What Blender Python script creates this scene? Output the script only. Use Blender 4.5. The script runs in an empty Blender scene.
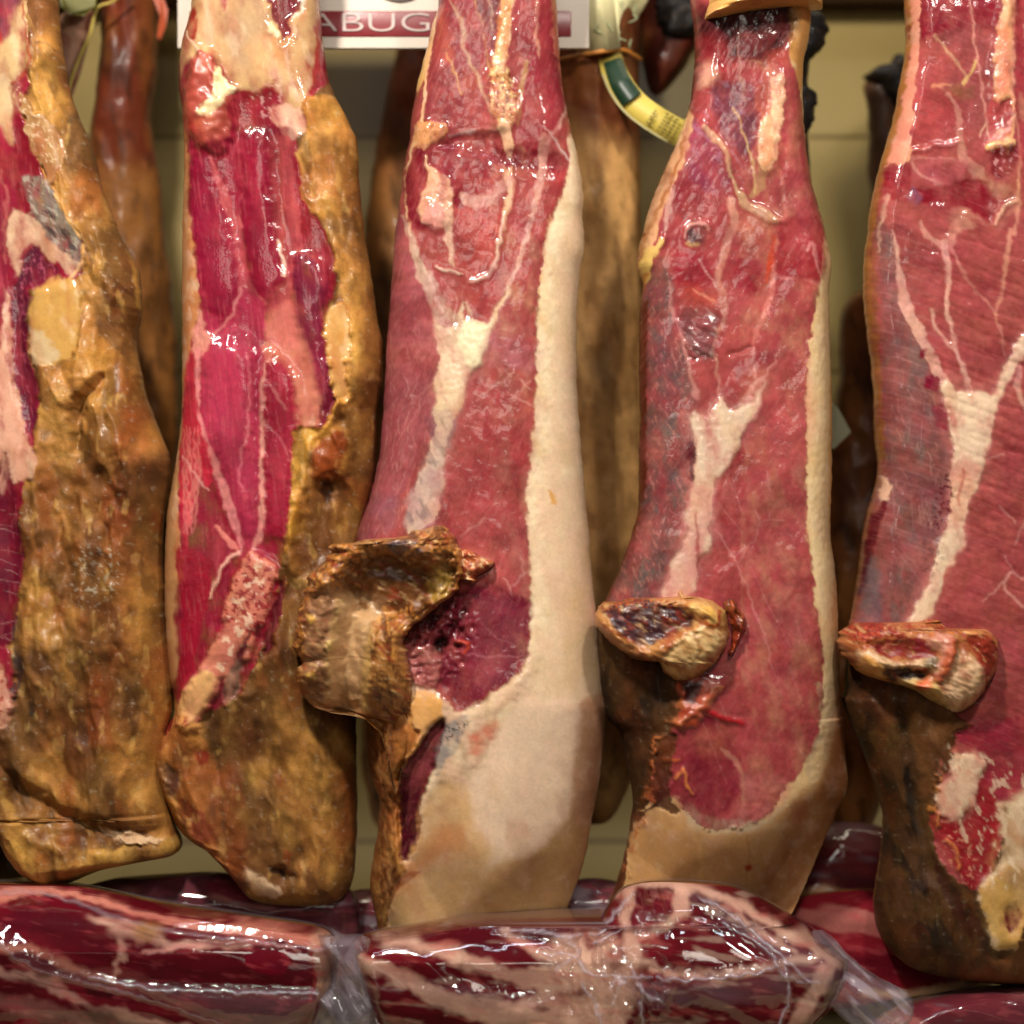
import bpy, math, random
import numpy as np
from mathutils import Vector

S = 0.0008          # one unit of the layout = 0.8 mm
D = 2200.0          # camera distance to the plane of the hams, in layout units
scene = bpy.context.scene
col = scene.collection
rng = np.random.RandomState(7)

# ------------------------------------------------------------------ noise
def _hash(ix, iy, seed):
    h = (ix.astype(np.int64)*374761393 + iy.astype(np.int64)*668265263 + seed*974711) & 0x7fffffff
    h = ((h ^ (h >> 13))*1274126177) & 0x7fffffff
    h = (h ^ (h >> 16)) & 0xffff
    return h.astype(np.float32)*(2*math.pi/65536.0)
def pn(x, y, seed=0):
    x = np.asarray(x, np.float32); y = np.asarray(y, np.float32)
    x0 = np.floor(x); y0 = np.floor(y); fx = x-x0; fy = y-y0
    u = fx*fx*fx*(fx*(fx*6-15)+10); v = fy*fy*fy*(fy*(fy*6-15)+10)
    def g(dx, dy):
        a = _hash(x0+dx, y0+dy, seed)
        return np.cos(a)*(fx-dx)+np.sin(a)*(fy-dy)
    n0 = g(0,0)*(1-u)+g(1,0)*u; n1 = g(0,1)*(1-u)+g(1,1)*u
    return (n0*(1-v)+n1*v)*1.5
def fbm(x, y, sc, octv=3, seed=0, ang=0.0, stretch=1.0):
    if ang or stretch != 1.0:
        c, s_ = math.cos(ang), math.sin(ang)
        x, y = (x*c+y*s_)/stretch, (-x*s_+y*c)
    t = 0; a = 1.0; f = 1.0/sc; tot = 0
    for o in range(octv):
        t = t+a*pn(x*f+o*17.3, y*f-o*9.1, seed+o*31); tot += a*.6; a *= .5; f *= 2.03
    return t/tot
def ss(a, b, x):
    t = np.clip((x-a)/(b-a), 0, 1); return t*t*(3-2*t)

# ------------------------------------------------------------------ outlines, read off in enlarged crops
CR = {'A1':(0,0,4.267),'A2':(0,220,4.267),'A3':(160,120,4.267),'A4':(160,340,4.267),'A5':(380,0,4.267),'A6':(380,220,4.267),
      'A7':(280,500,3.938),'A8':(360,700,3.938),'B1':(620,0,4.267),'B2':(620,220,4.267),'B3':(580,440,3.657),'B4':(600,680,3.938),
      'B5':(824,0,4.267),'B6':(824,220,4.267),'B7':(824,440,3.657),'B8':(824,700,3.413),'Z1':(0,0,2.56),'Z4':(0,300,2.56),
      'Q1':(0,600,2.415),'Q2':(280,600,2.414),'Q3':(604,600,2.414),'T':(160,0,3.938),'P':(0,840,1.969),'R':(504,840,1.969),'_':(0,0,1)}
def q(s, crop='_'):
    out = []
    for w in s.split():
        if w in CR: crop = w; continue
        a, b = w.split(','); ox, oy, k = CR[crop]
        out.append((ox+float(a)/k, oy+float(b)/k))
    return np.array(out, np.float32)
def smooth(P, n=4, closed=True):
    P = np.asarray(P, np.float32); N = len(P); out = []
    rngN = range(N if closed else N-1)
    for i in rngN:
        if closed: p0, p1, p2, p3 = P[i-1], P[i], P[(i+1) % N], P[(i+2) % N]
        else: p0, p1, p2, p3 = P[max(i-1,0)], P[i], P[i+1], P[min(i+2,N-1)]
        for k in range(n):
            t = k/n
            out.append(.5*((2*p1)+(-p0+p2)*t+(2*p0-5*p1+4*p2-p3)*t*t+(-p0+3*p1-3*p2+p3)*t**3))
    if not closed: out.append(P[-1])
    return np.array(out, np.float32)
def seg_d(px, py, a, b):
    ab = b-a; L2 = float(ab@ab)+1e-9
    t = np.clip(((px-a[0])*ab[0]+(py-a[1])*ab[1])/L2, 0, 1)
    dx = px-(a[0]+ab[0]*t); dy = py-(a[1]+ab[1]*t)
    return np.sqrt(dx*dx+dy*dy), t
def sdf(px, py, P):        # positive inside
    d = np.full(px.shape, 1e9, np.float32); ins = np.zeros(px.shape, bool)
    for i in range(len(P)):
        a, b = P[i-1], P[i]
        dd, _ = seg_d(px, py, a, b); d = np.minimum(d, dd)
        if a[1] != b[1]:
            c = ((a[1] > py) != (b[1] > py)) & (px < (b[0]-a[0])*(py-a[1])/(b[1]-a[1])+a[0])
            ins ^= c
    return np.where(ins, d, -d)

def lin(c):
    c = np.asarray(c, np.float32)/255.0
    return np.where(c <= .04045, c/12.92, ((c+.055)/1.055)**2.4)

RIND, MEAT, FAT, BONE = 0, 1, 2, 3
class Paint:
    """pigment, wetness, relief and part label over a surface laid out in x, y"""
    def __init__(s, X, Y, base, wet=.3, lab=RIND):
        s.X = X; s.Y = Y; n = len(X); s.n = n
        s.C = np.tile(lin(base), (n,1)).astype(np.float32)
        s.W = np.full(n, wet, np.float32); s.H = np.zeros(n, np.float32); s.L = np.full(n, lab, np.int8)
        s.seed = 3; s.hk = 1.0
    def _ap(s, idx, m, c, wet, lab, h, mh):
        if c is not None:
            c = lin(c); s.C[idx] += (c-s.C[idx])*m[:,None]
        if wet is not None: s.W[idx] += (wet-s.W[idx])*m
        if lab is not None: s.L[idx[m > .5]] = lab
        if h: s.H[idx] += h*mh*(s.hk if h > 0 else 1)
    def _sel(s, P, pad):
        lo = P.min(0)-pad; hi = P.max(0)+pad
        return np.nonzero((s.X > lo[0]) & (s.X < hi[0]) & (s.Y > lo[1]) & (s.Y < hi[1]))[0]
    def _warp(s, idx, wp, ws):
        s.seed += 5
        x = s.X[idx]; y = s.Y[idx]
        if not wp: return x, y
        return x+wp*fbm(x, y, ws, 3, s.seed), y+wp*fbm(x, y, ws, 3, s.seed+90)
    def f(s, pts, c, a=1, soft=2.2, wp=3.0, ws=11, wet=None, lab=None, h=0, hs=8, n=4, fade=None):
        P = q(pts) if isinstance(pts, str) else pts
        if n > 1: P = smooth(P, n)
        idx = s._sel(P, soft+wp+hs+2)
        if not len(idx): return
        x, y = s._warp(idx, wp, ws); d = sdf(x, y, P)
        mm = ss(-soft, soft, d); fade = (.45 if (wet or 0) >= .85 else .15) if fade is None else fade
        mc = mm*a*np.clip(1-fade*.35+fade*1.6*fbm(s.X[idx], s.Y[idx], 17, 4, s.seed+3, 1.4, 1.8), 0, 1)
        s._ap(idx, mc, c, None, None, 0, mm); s._ap(idx, mm, None, wet, lab, h, ss(-hs, hs, d))
    def l(s, pts, w, c, a=1, soft=1.6, wp=2.2, ws=12, wet=None, lab=None, h=0, hs=3, fade=0):
        P = q(pts) if isinstance(pts, str) else pts
        w = list(w) if hasattr(w, '__len__') else [w, w]
        ww = np.interp(np.linspace(0,1,len(P)), np.linspace(0,1,len(w)), w)
        n = 3; Ps = smooth(P, n, False); wi = np.interp(np.linspace(0,1,len(Ps)), np.linspace(0,1,len(P)), ww)
        idx = s._sel(Ps, max(w)+soft+wp+hs+2)
        if not len(idx): return
        x, y = s._warp(idx, wp, ws); best = np.full(len(idx), -1e9, np.float32)
        for i in range(len(Ps)-1):
            d, t = seg_d(x, y, Ps[i], Ps[i+1]); best = np.maximum(best, (wi[i]*(1-t)+wi[i+1]*t)*.5-d)
        m = ss(-soft, soft, best)*a
        if fade: m = m*np.clip(.55+fbm(s.X[idx], s.Y[idx], 14, 2, s.seed+7)*fade, 0, 1)
        s._ap(idx, m, c, wet, lab, h, ss(-hs, hs, best))
    def spots(s, c, sc, lo, hi, a=1, ang=0, st=1, octv=3, seed=11, region=None, soft=4, wet=None, lab=None, h=0, only=None, wp=2):
        if c is not None and wet == 1 and min(c) >= 180: c = None; h = h or .3      # wet grains: relief only, the lamps make them shine
        idx = np.arange(s.n); m = np.ones(s.n, np.float32)
        if region is not None:
            P = smooth(q(region), 3); idx = s._sel(P, soft+2)
            x, y = s._warp(idx, wp, 10)
            m = ss(-soft, soft, sdf(x, y, P))
        if only is not None:
            k = np.isin(s.L[idx], only); m = m*k
        v = fbm(s.X[idx], s.Y[idx], sc, octv, seed, ang, st)
        m = m*ss(lo, hi, v)*a
        s._ap(idx, m, c, wet, None, h, m)
    def rel(s, amp, sc, ang=0, st=1, octv=3, seed=5, region=None, soft=6, ridge=False, only=None):
        idx = np.arange(s.n); m = 1.0
        if region is not None:
            P = smooth(q(region), 3); idx = s._sel(P, soft+2); m = ss(-soft, soft, sdf(s.X[idx], s.Y[idx], P))
        if only is not None: m = m*np.isin(s.L[idx], only)
        v = fbm(s.X[idx], s.Y[idx], sc, octv, seed, ang, st)
        if ridge: v = 1-np.abs(v)*2.2
        s.H[idx] += amp*v*m
    def crease(s, x0, y0, x1, y1, slope, r=9, only=None, cap=60):
        """knife facet: the surface folds back beyond the line, on one side"""
        dx, dy = x1-x0, y1-y0; L_ = math.hypot(dx, dy); d = ((s.X-x0)*dy-(s.Y-y0)*dx)/L_
        v = slope*np.minimum((d+np.sqrt(d*d+r*r))*.5, cap)
        if only is not None: v = v*np.isin(s.L, only)
        s.H -= v
    def fibres(s, c, ang, a=.5, sc=3.2, st=9, lo=.12, hi=.5, seed=21, region=None, only=(MEAT,), soft=5):
        s.spots(c, sc, lo, hi, a, ang, st, 2, seed, region, soft, only=only)
    def tone(s, a=.16, seed=61, only=None):
        """uneven pigment"""
        m = 1.0 if only is None else np.isin(s.L, only)
        m = m*np.where(s.L == FAT, .4, 1.0)
        v = a*(fbm(s.X, s.Y, 55, 3, seed)+.8*fbm(s.X, s.Y, 16, 3, seed+1)+.6*fbm(s.X, s.Y, 5, 2, seed+2))*m
        s.C *= (1+v)[:,None]; g = .5*a*fbm(s.X, s.Y, 34, 3, seed+5)*m; g = g*np.where(s.L == FAT, .3, 1); s.C[:,1] *= 1+g; s.C[:,2] *= 1-.5*g
    def scratches(s, n, box, ang, ln, c=(225,190,180), a=.5, seed=1, w=.9, only=None):
        r = random.Random(seed); x0, y0, x1, y1 = box
        for i in range(n):
            cx = r.uniform(x0,x1); cy = r.uniform(y0,y1); t = ang+r.gauss(0,.25); L = ln*r.uniform(.4,1.3)
            P = np.array([(cx-math.cos(t)*L/2, cy-math.sin(t)*L/2), (cx+r.uniform(-1,1), cy+r.uniform(-1,1)), (cx+math.cos(t)*L/2, cy+math.sin(t)*L/2)], np.float32)
            s.l(P, [w*.5,w,w*.4], c, a*r.uniform(.5,1), soft=.8, wp=.8)

# ------------------------------------------------------------------ objects
def tag(o, label=None, cat=None, group=None, kind=None):
    if label: o['label'] = label
    if cat: o['category'] = cat
    if group: o['group'] = group
    if kind: o['kind'] = kind
    return o
def empty(name, loc, label, cat, group=None):
    o = bpy.data.objects.new(name, None); col.objects.link(o); o.location = loc; o.empty_display_size = .02
    return tag(o, label, cat, group)
def W(px, py, d=0.0, k=None):      # layout point at depth d behind the plane of the hams
    k = (D+d)/D if k is None else k
    return Vector(((px-512)*k*S, d*S, (512-py)*k*S))
def mesh_obj(name, V, F, mat, parent=None, colr=None, wet=None, nrm=None, base=None, smooth_=True):
    """V (n,3) world coordinates; F (m,4) or (m,3) int"""
    V = np.asarray(V, np.float32); F = np.asarray(F, np.int32)
    me = bpy.data.meshes.new(name); n = len(V); m, k = F.shape
    off = np.array(parent.location, np.float32) if parent is not None else (np.array(base, np.float32) if base is not None else V.mean(0)*0)
    me.vertices.add(n); me.vertices.foreach_set('co', (V-off).ravel())
    me.loops.add(m*k); me.loops.foreach_set('vertex_index', F.ravel())
    me.polygons.add(m); me.polygons.foreach_set('loop_start', np.arange(0, m*k, k, dtype=np.int32))
    me.polygons.foreach_set('loop_total', np.full(m, k, np.int32))
    if smooth_: me.polygons.foreach_set('use_smooth', np.ones(m, bool))
    me.update(calc_edges=True)
    if colr is not None:
        a = me.color_attributes.new('Col', 'FLOAT_COLOR', 'POINT')
        a.data.foreach_set('color', np.concatenate([np.clip(colr,0,1), np.ones((n,1),np.float32)], 1).ravel())
    if wet is not None:
        a = me.attributes.new('wet', 'FLOAT', 'POINT'); a.data.foreach_set('value', wet.astype(np.float32))
    if nrm is not None: me.normals_split_custom_set_from_vertices(nrm.tolist())
    me.materials.append(mat)
    o = bpy.data.objects.new(name, me); col.objects.link(o)
    if parent is not None: o.parent = parent
    else: o.location = off.tolist()
    return o
def vnormals(V, F):
    a = V[F[:,2]]-V[F[:,0]]; b = V[F[:,3]]-V[F[:,1]]; fn = np.cross(a, b)
    N = np.zeros_like(V)
    for i in range(4): np.add.at(N, F[:,i], fn)
    l = np.linalg.norm(N, axis=1, keepdims=True); l[l < 1e-12] = 1
    return N/l
def split_obj(V, F, lab, colr, wet, parts, parent):
    """one closed surface cut into part meshes along its labels, sharing normals at the joins"""
    N = vnormals(V, F); fl = lab[F].max(axis=1) if False else np.sort(lab[F], axis=1)[:,2]
    def comps(fs):
        lab_ = np.arange(len(V))
        while True:
            old = lab_.copy(); mn = lab_[fs].min(axis=1)
            for i in range(4): np.minimum.at(lab_, fs[:,i], mn)
            lab_ = lab_[lab_]; lab_ = lab_[lab_]
            if (old == lab_).all(): return lab_[fs[:,0]]
    if len(parts) > 1:       # scraps of a label too small to be a piece of their own go with what surrounds them
        for it in range(3):
            done = True
            for L in list(parts):
                sel = np.nonzero(fl == L)[0]
                if not len(sel): continue
                cp = comps(F[sel]); ids, cn = np.unique(cp, return_counts=True)
                for i_, n_ in zip(ids, cn):
                    if n_ < 500 and len(ids) > 1:
                        ff = sel[cp == i_]; vs_ = np.unique(F[ff].ravel()); touch = np.isin(F, vs_).any(axis=1) & (fl != L)
                        if touch.any(): fl[ff] = np.bincount(fl[touch]).argmax(); done = False
            if done: break
    out = {}; jobs = []
    for L, (name, mat) in parts.items():
        fs = F[fl == L]
        if len(fs) < 6: continue
        if len(parts) > 1:
            cp = comps(fs)
            for i_ in np.unique(cp): jobs.append((L, name, mat, fs[cp == i_]))
        else: jobs.append((L, name, mat, fs))
    for L, name, mat, fs in jobs:
        used, inv = np.unique(fs.ravel(), return_inverse=True)
        out[L] = mesh_obj(name, V[used], inv.reshape(fs.shape), mat, parent, colr[used], wet[used], N[used])
    return out
def relief(poly, T, rl, rr, Tb, paint, d0=0, step=1.3, rt=0, rb=30, ed=1.0, eds=10, nb=22, seed=1, base=(120,80,40), wet=.3, pw=.5, nsm=4, tilt=0):
    """closed solid: the outline at real size, a shaped front face, a rounded back"""
    P = smooth(q(poly) if isinstance(poly, str) else poly, nsm) if nsm > 1 else (q(poly) if isinstance(poly, str) else np.asarray(poly, np.float32))
    y0, y1 = P[:,1].min()+.2, P[:,1].max()-.2
    rows = int((y1-y0)/step)+2; ys = np.linspace(y0, y1, rows).astype(np.float32)
    Lx = np.full(rows, 1e9); Rx = np.full(rows, -1e9)
    for i in range(len(P)):
        a, b = P[i-1], P[i]
        if a[1] == b[1]: continue
        m = (np.minimum(a[1],b[1]) <= ys) & (ys <= np.maximum(a[1],b[1]))
        x = a[0]+(ys-a[1])*(b[0]-a[0])/(b[1]-a[1])
        Lx = np.where(m, np.minimum(Lx, x), Lx); Rx = np.where(m, np.maximum(Rx, x), Rx)
    Lx = np.where(Lx > 1e8, np.interp(ys, ys[Lx < 1e8], Lx[Lx < 1e8]), Lx); Rx = np.where(Rx < -1e8, np.interp(ys, ys[Rx > -1e8], Rx[Rx > -1e8]), Rx)
    w_ = np.clip((Rx-Lx)/40, 0, 1)
    L0 = Lx.copy(); R0 = Rx.copy()
    nL = ed*w_*fbm(ys*0+seed, ys, eds, 3, seed); nR = ed*w_*fbm(ys*0+seed+50, ys, eds, 4, seed+9)
    nf = int(max((Rx-Lx).max()/step, 12)); t = np.linspace(0,1,nf)
    u = t*(1-pw)+pw*(1-np.cos(math.pi*t))/2
    X = Lx[:,None]+(Rx-Lx)[:,None]*u[None,:]; Y = np.repeat(ys[:,None], nf, 1)
    X = X+nL[:,None]*np.exp(-(X-Lx[:,None])/3.5)+nR[:,None]*np.exp(-(Rx[:,None]-X)/3.5)
    Lx = Lx+nL; Rx = Rx+nR
    g = lambda v: np.interp(ys, [k for k,_ in v], [z for _,z in v])[:,None] if hasattr(v,'__len__') else np.full((rows,1), float(v))
    Tg, RL, RR, TB = g(T), g(rl), g(rr), g(Tb)
    def fr(z): z = np.clip(z, 0, 1); return np.sqrt(np.clip(1-(1-z)**2, 0, 1))
    k5 = np.ones(9)/9; sm = lambda v: np.convolve(np.pad(v, 4, mode='edge'), k5, 'valid')
    L0 = sm(L0); R0 = sm(R0); hw = (R0-L0)[:,None]/2; du = (R0-L0)[:,None]*u[None,:]
    a = fr(du/np.minimum(RL, hw*1.6+.1)); b = fr(((R0-L0)[:,None]-du)/np.minimum(RR, hw*1.6+.1))
    endf = fr((y1-Y)/max(rb,.01))*(fr((Y-y0)/rt) if rt else 1)
    Hh = Tg*a*b*endf
    p = Paint(X.ravel().astype(np.float32), Y.ravel().astype(np.float32), base, wet)
    paint(p)
    edge = (np.minimum(a, b)*endf).ravel()
    hg = p.H.reshape(rows, nf)
    for _ in range(2):       # no cliffs between neighbouring points
        e_ = np.pad(hg, 1, mode='edge'); hg = (e_[:-2,1:-1]+e_[2:,1:-1]+e_[1:-1,:-2]+e_[1:-1,2:]+2*hg)/6
    p.H = hg.ravel()
    H = Hh.ravel()+p.H*np.clip(edge*1.3, 0, 1)+tilt*0
    # back
    tb = np.linspace(0,1,nb+2)[1:-1]; ub = (1+np.cos(math.pi*tb))/2          # from right to left
    Xb = Lx[:,None]+(Rx-Lx)[:,None]*ub[None,:]; Yb = np.repeat(ys[:,None], nb, 1)
    Hb = -TB*np.sin(math.pi*tb)[None,:]**.8*(fr((y1-Yb)/max(rb*1.4,.01))*.95+.05)*(fr((Yb-y0)/rt) if rt else 1)
    pb = Paint(Xb.ravel().astype(np.float32), Yb.ravel().astype(np.float32), base, .1)
    pb.spots((70,42,20), 30, 0, .6, .7, 1.5, 2); pb.spots((150,105,60), 18, .1, .7, .6, 1.5, 2, seed=4)
    # back keeps the rind colour of the nearest edge
    nring = nf+nb
    k = (D+d0)/D
    XX = np.concatenate([X, Xb], 1); YY = np.concatenate([Y, Yb], 1); HH = np.concatenate([H.reshape(rows,nf), Hb], 1)
    V = np.stack([(XX-512)*k*S, (d0-HH)*S, (512-YY)*k*S], -1).reshape(-1,3).astype(np.float32)
    def cat(A, B): return np.concatenate([A.reshape((rows,nf)+A.shape[1:]), B.reshape((rows,nb)+B.shape[1:])], 1).reshape((-1,)+A.shape[1:])
    C = cat(p.C, pb.C); Wt = cat(p.W, pb.W); Lb = cat(p.L, pb.L)
    idx = np.arange(rows*nring).reshape(rows, nring)
    a_ = idx[:-1]; b_ = idx[1:]
    F = np.stack([a_, b_, np.roll(b_,-1,1), np.roll(a_,-1,1)], -1).reshape(-1,4)
    def cap(r):      # close an end with quads across the ring
        q_ = []; i, j = 0, nring-1
        while j-i > 2:
            q_.append((idx[r,i], idx[r,i+1], idx[r,j-1], idx[r,j])); i += 1; j -= 1
        q_ = np.array(q_); return q_ if r == 0 else q_[:,::-1]
    F = np.concatenate([F, cap(0), cap(rows-1)])
    return V, F, C, Wt, Lb

# ------------------------------------------------------------------ materials
def nt(name):
    m = bpy.data.materials.new(name); m.use_nodes = True
    return m, m.node_tree.nodes, m.node_tree.links, m.node_tree.nodes['Principled BSDF']
def flesh(name, bump=.35, bscale=260, var=.12, sss=.08, coat=.5, rough=.5, fine=900, wmul=1.0, sr=(1,.35,.2), cbump=.3, spec=.3):
    m, N, L, B = nt(name)
    tc = N.new('ShaderNodeTexCoord'); at = N.new('ShaderNodeAttribute'); at.attribute_name = 'Col'
    wt = N.new('ShaderNodeAttribute'); wt.attribute_name = 'wet'
    n1 = N.new('ShaderNodeTexNoise'); n1.inputs['Scale'].default_value = bscale; n1.inputs['Detail'].default_value = 4; n1.inputs['Roughness'].default_value = .6
    n2 = N.new('ShaderNodeTexNoise'); n2.inputs['Scale'].default_value = fine; n2.inputs['Detail'].default_value = 2
    L.new(tc.outputs['Object'], n1.inputs['Vector']); L.new(tc.outputs['Object'], n2.inputs['Vector'])
    # pigment variation
    mr = N.new('ShaderNodeMapRange'); mr.inputs[1].default_value = .25; mr.inputs[2].default_value = .75
    mr.inputs[3].default_value = 1-var; mr.inputs[4].default_value = 1+var; L.new(n2.outputs['Fac'], mr.inputs[0])
    mr2 = N.new('ShaderNodeMapRange'); mr2.inputs[1].default_value = .25; mr2.inputs[2].default_value = .75
    mr2.inputs[3].default_value = 1-var; mr2.inputs[4].default_value = 1+var; L.new(n1.outputs['Fac'], mr2.inputs[0])
    mu = N.new('ShaderNodeMath'); mu.operation = 'MULTIPLY'; L.new(mr.outputs[0], mu.inputs[0]); L.new(mr2.outputs[0], mu.inputs[1])
    vm = N.new('ShaderNodeVectorMath'); vm.operation = 'SCALE'; L.new(at.outputs['Color'], vm.inputs[0]); L.new(mu.outputs[0], vm.inputs['Scale'])
    L.new(vm.outputs[0], B.inputs['Base Color'])
    # relief
    ad = N.new('ShaderNodeMath'); ad.operation = 'MULTIPLY_ADD'; L.new(n2.outputs['Fac'], ad.inputs[0]); ad.inputs[1].default_value = .35; L.new(n1.outputs['Fac'], ad.inputs[2])
    bp = N.new('ShaderNodeBump'); bp.inputs['Strength'].default_value = bump; bp.inputs['Distance'].default_value = .0022
    L.new(ad.outputs[0], bp.inputs['Height']); L.new(bp.outputs[0], B.inputs['Normal'])
    cb = N.new('ShaderNodeBump'); cb.inputs['Strength'].default_value = min(1, cbump); cb.inputs['Distance'].default_value = .0022
    L.new(ad.outputs[0], cb.inputs['Height']); L.new(cb.outputs[0], B.inputs['Coat Normal'])
    r1 = N.new('ShaderNodeMapRange'); r1.inputs[3].default_value = rough+.22; r1.inputs[4].default_value = rough-.1; L.new(wt.outputs['Fac'], r1.inputs[0]); L.new(r1.outputs[0], B.inputs['Roughness'])
    r2 = N.new('ShaderNodeMath'); r2.operation = 'MULTIPLY'; r2.inputs[1].default_value = coat*wmul; L.new(wt.outputs['Fac'], r2.inputs[0]); L.new(r2.outputs[0], B.inputs['Coat Weight'])
    B.inputs['Coat Roughness'].default_value = .11; B.inputs['Coat IOR'].default_value = 1.45
    B.inputs['Specular IOR Level'].default_value = spec
    if sss:
        B.inputs['Subsurface Weight'].default_value = sss; B.inputs['Subsurface Radius'].default_value = sr; B.inputs['Subsurface Scale'].default_value = .003
    return m
M = {}
CUT = dict(spec=.06, fine=480, bump=.06, cbump=.12, var=.045, bscale=120, sss=.08, coat=.8, rough=.5)
M['meat'] = flesh('cut ham meat', **CUT)
M['fat'] = flesh('ham fat', **CUT)
M['rind'] = flesh('dried rind', spec=.2, bump=.25, bscale=120, var=.13, cbump=.3, sss=.04, coat=.45, rough=.55, fine=700)
M['bone'] = flesh('bone', bump=.2, bscale=200, var=.07, sss=.1, coat=.8, rough=.5)
PARTS = {RIND:('rind', M['rind']), MEAT:('meat', M['meat']), FAT:('fat', M['fat']), BONE:('bone', M['bone'])}
def simple(name, c, rough=.6, var=.15, sc=40, bump=.2, emit=0, metal=0):
    m, N, L, B = nt(name)
    tc = N.new('ShaderNodeTexCoord'); n1 = N.new('ShaderNodeTexNoise'); n1.inputs['Scale'].default_value = sc; n1.inputs['Detail'].default_value = 5
    L.new(tc.outputs['Object'], n1.inputs['Vector'])
    mx = N.new('ShaderNodeMix'); mx.data_type = 'RGBA'; c = lin(c)
    mx.inputs[6].default_value = (*[float(v)*(1-var) for v in c],1); mx.inputs[7].default_value = (*[min(1,float(v)*(1+var)) for v in c],1)
    L.new(n1.outputs['Fac'], mx.inputs[0]); L.new(mx.outputs[2], B.inputs['Base Color'])
    bp = N.new('ShaderNodeBump'); bp.inputs['Strength'].default_value = bump; bp.inputs['Distance'].default_value = .002
    L.new(n1.outputs['Fac'], bp.inputs['Height']); L.new(bp.outputs[0], B.inputs['Normal'])
    B.inputs['Roughness'].default_value = rough; B.inputs['Metallic'].default_value = metal
    return m
# ================================================================== the hams
CRIM=(138,26,48); DKRED=(88,16,30); PURP=(82,24,42); PINK=(205,140,120); CREAM=(222,196,150); PALE=(226,205,172)
OCH=(172,108,48); BRN=(128,76,34); DBR=(70,40,18); MEATC=(166,68,70); MAG=(162,42,70); YEL=(205,160,80)
def ham(label, loc, sol, bone=None):
    e = empty('cured_ham', W(*loc), label, 'cured ham', 'cured hams hanging in the front row')
    V,F,C,Wt,Lb = sol
    split_obj(V,F,Lb,C,Wt,PARTS,e)
    return e
def rindlook(p, a=1.0, amber=1.0):
    p.spots((206,146,72), 70, -.2, .45, .8*a*amber, 1.4, 1.8, seed=31, only=[RIND], wet=.8)
    p.spots((108,60,28), 60, -.05, .45, .85*a, 1.45, 2.2, seed=33, only=[RIND])
    p.spots((148,72,32), 40, .15, .6, .6*a, 1.5, 2, seed=39, only=[RIND], wet=.8)
    p.spots((60,32,14), 26, .25, .65, .6*a, 1.5, 2.2, seed=35, only=[RIND], h=-1.5)
    p.spots((226,178,100), 14, .35, .75, .4*a*amber, 1.5, 2, seed=37, only=[RIND])
    p.rel(12*a, 80, 1.5, 2.0, 2, 41, only=[RIND]); p.rel(4.5*a, 34, 1.4, 2.4, 3, 43, ridge=True, only=[RIND]); p.rel(.5*a, 5, 1.1, 3, 2, 46, only=[RIND]); p.spots((206,190,160), 6, .5, .9, .3*a, seed=47, only=[RIND]); p.rel(1.2*a, 12, 1.5, 2.2, 2, 42, only=[RIND])
    p.tone(.16, 45); p.C[p.L == RIND] *= .84

def wetmeat(p):
    p.spots((92,10,26), 40, .0, .6, .4, 1.45, 2.5, seed=101, only=[MEAT]); p.spots((190,70,84), 26, .2, .7, .25, 1.4, 3, seed=102, only=[MEAT])
    p.fibres((206,110,112), 1.45, .14, 2.8, 12, .2, .7, 103); p.fibres((70,8,20), 1.4, .15, 3.2, 10, .2, .7, 104)
    p.spots((176,112,70), 34, .0, .7, .35, 1.3, 2, seed=105, only=[FAT]); p.spots((236,214,180), 16, .2, .8, .25, 1.3, 2, seed=106, only=[FAT]); p.spots((170,70,56), 24, .25, .8, .3, 1.3, 2.5, seed=107, only=[FAT])
    p.rel(1.4, 40, 1.4, 2, 2, 108, only=[MEAT,FAT])
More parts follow.
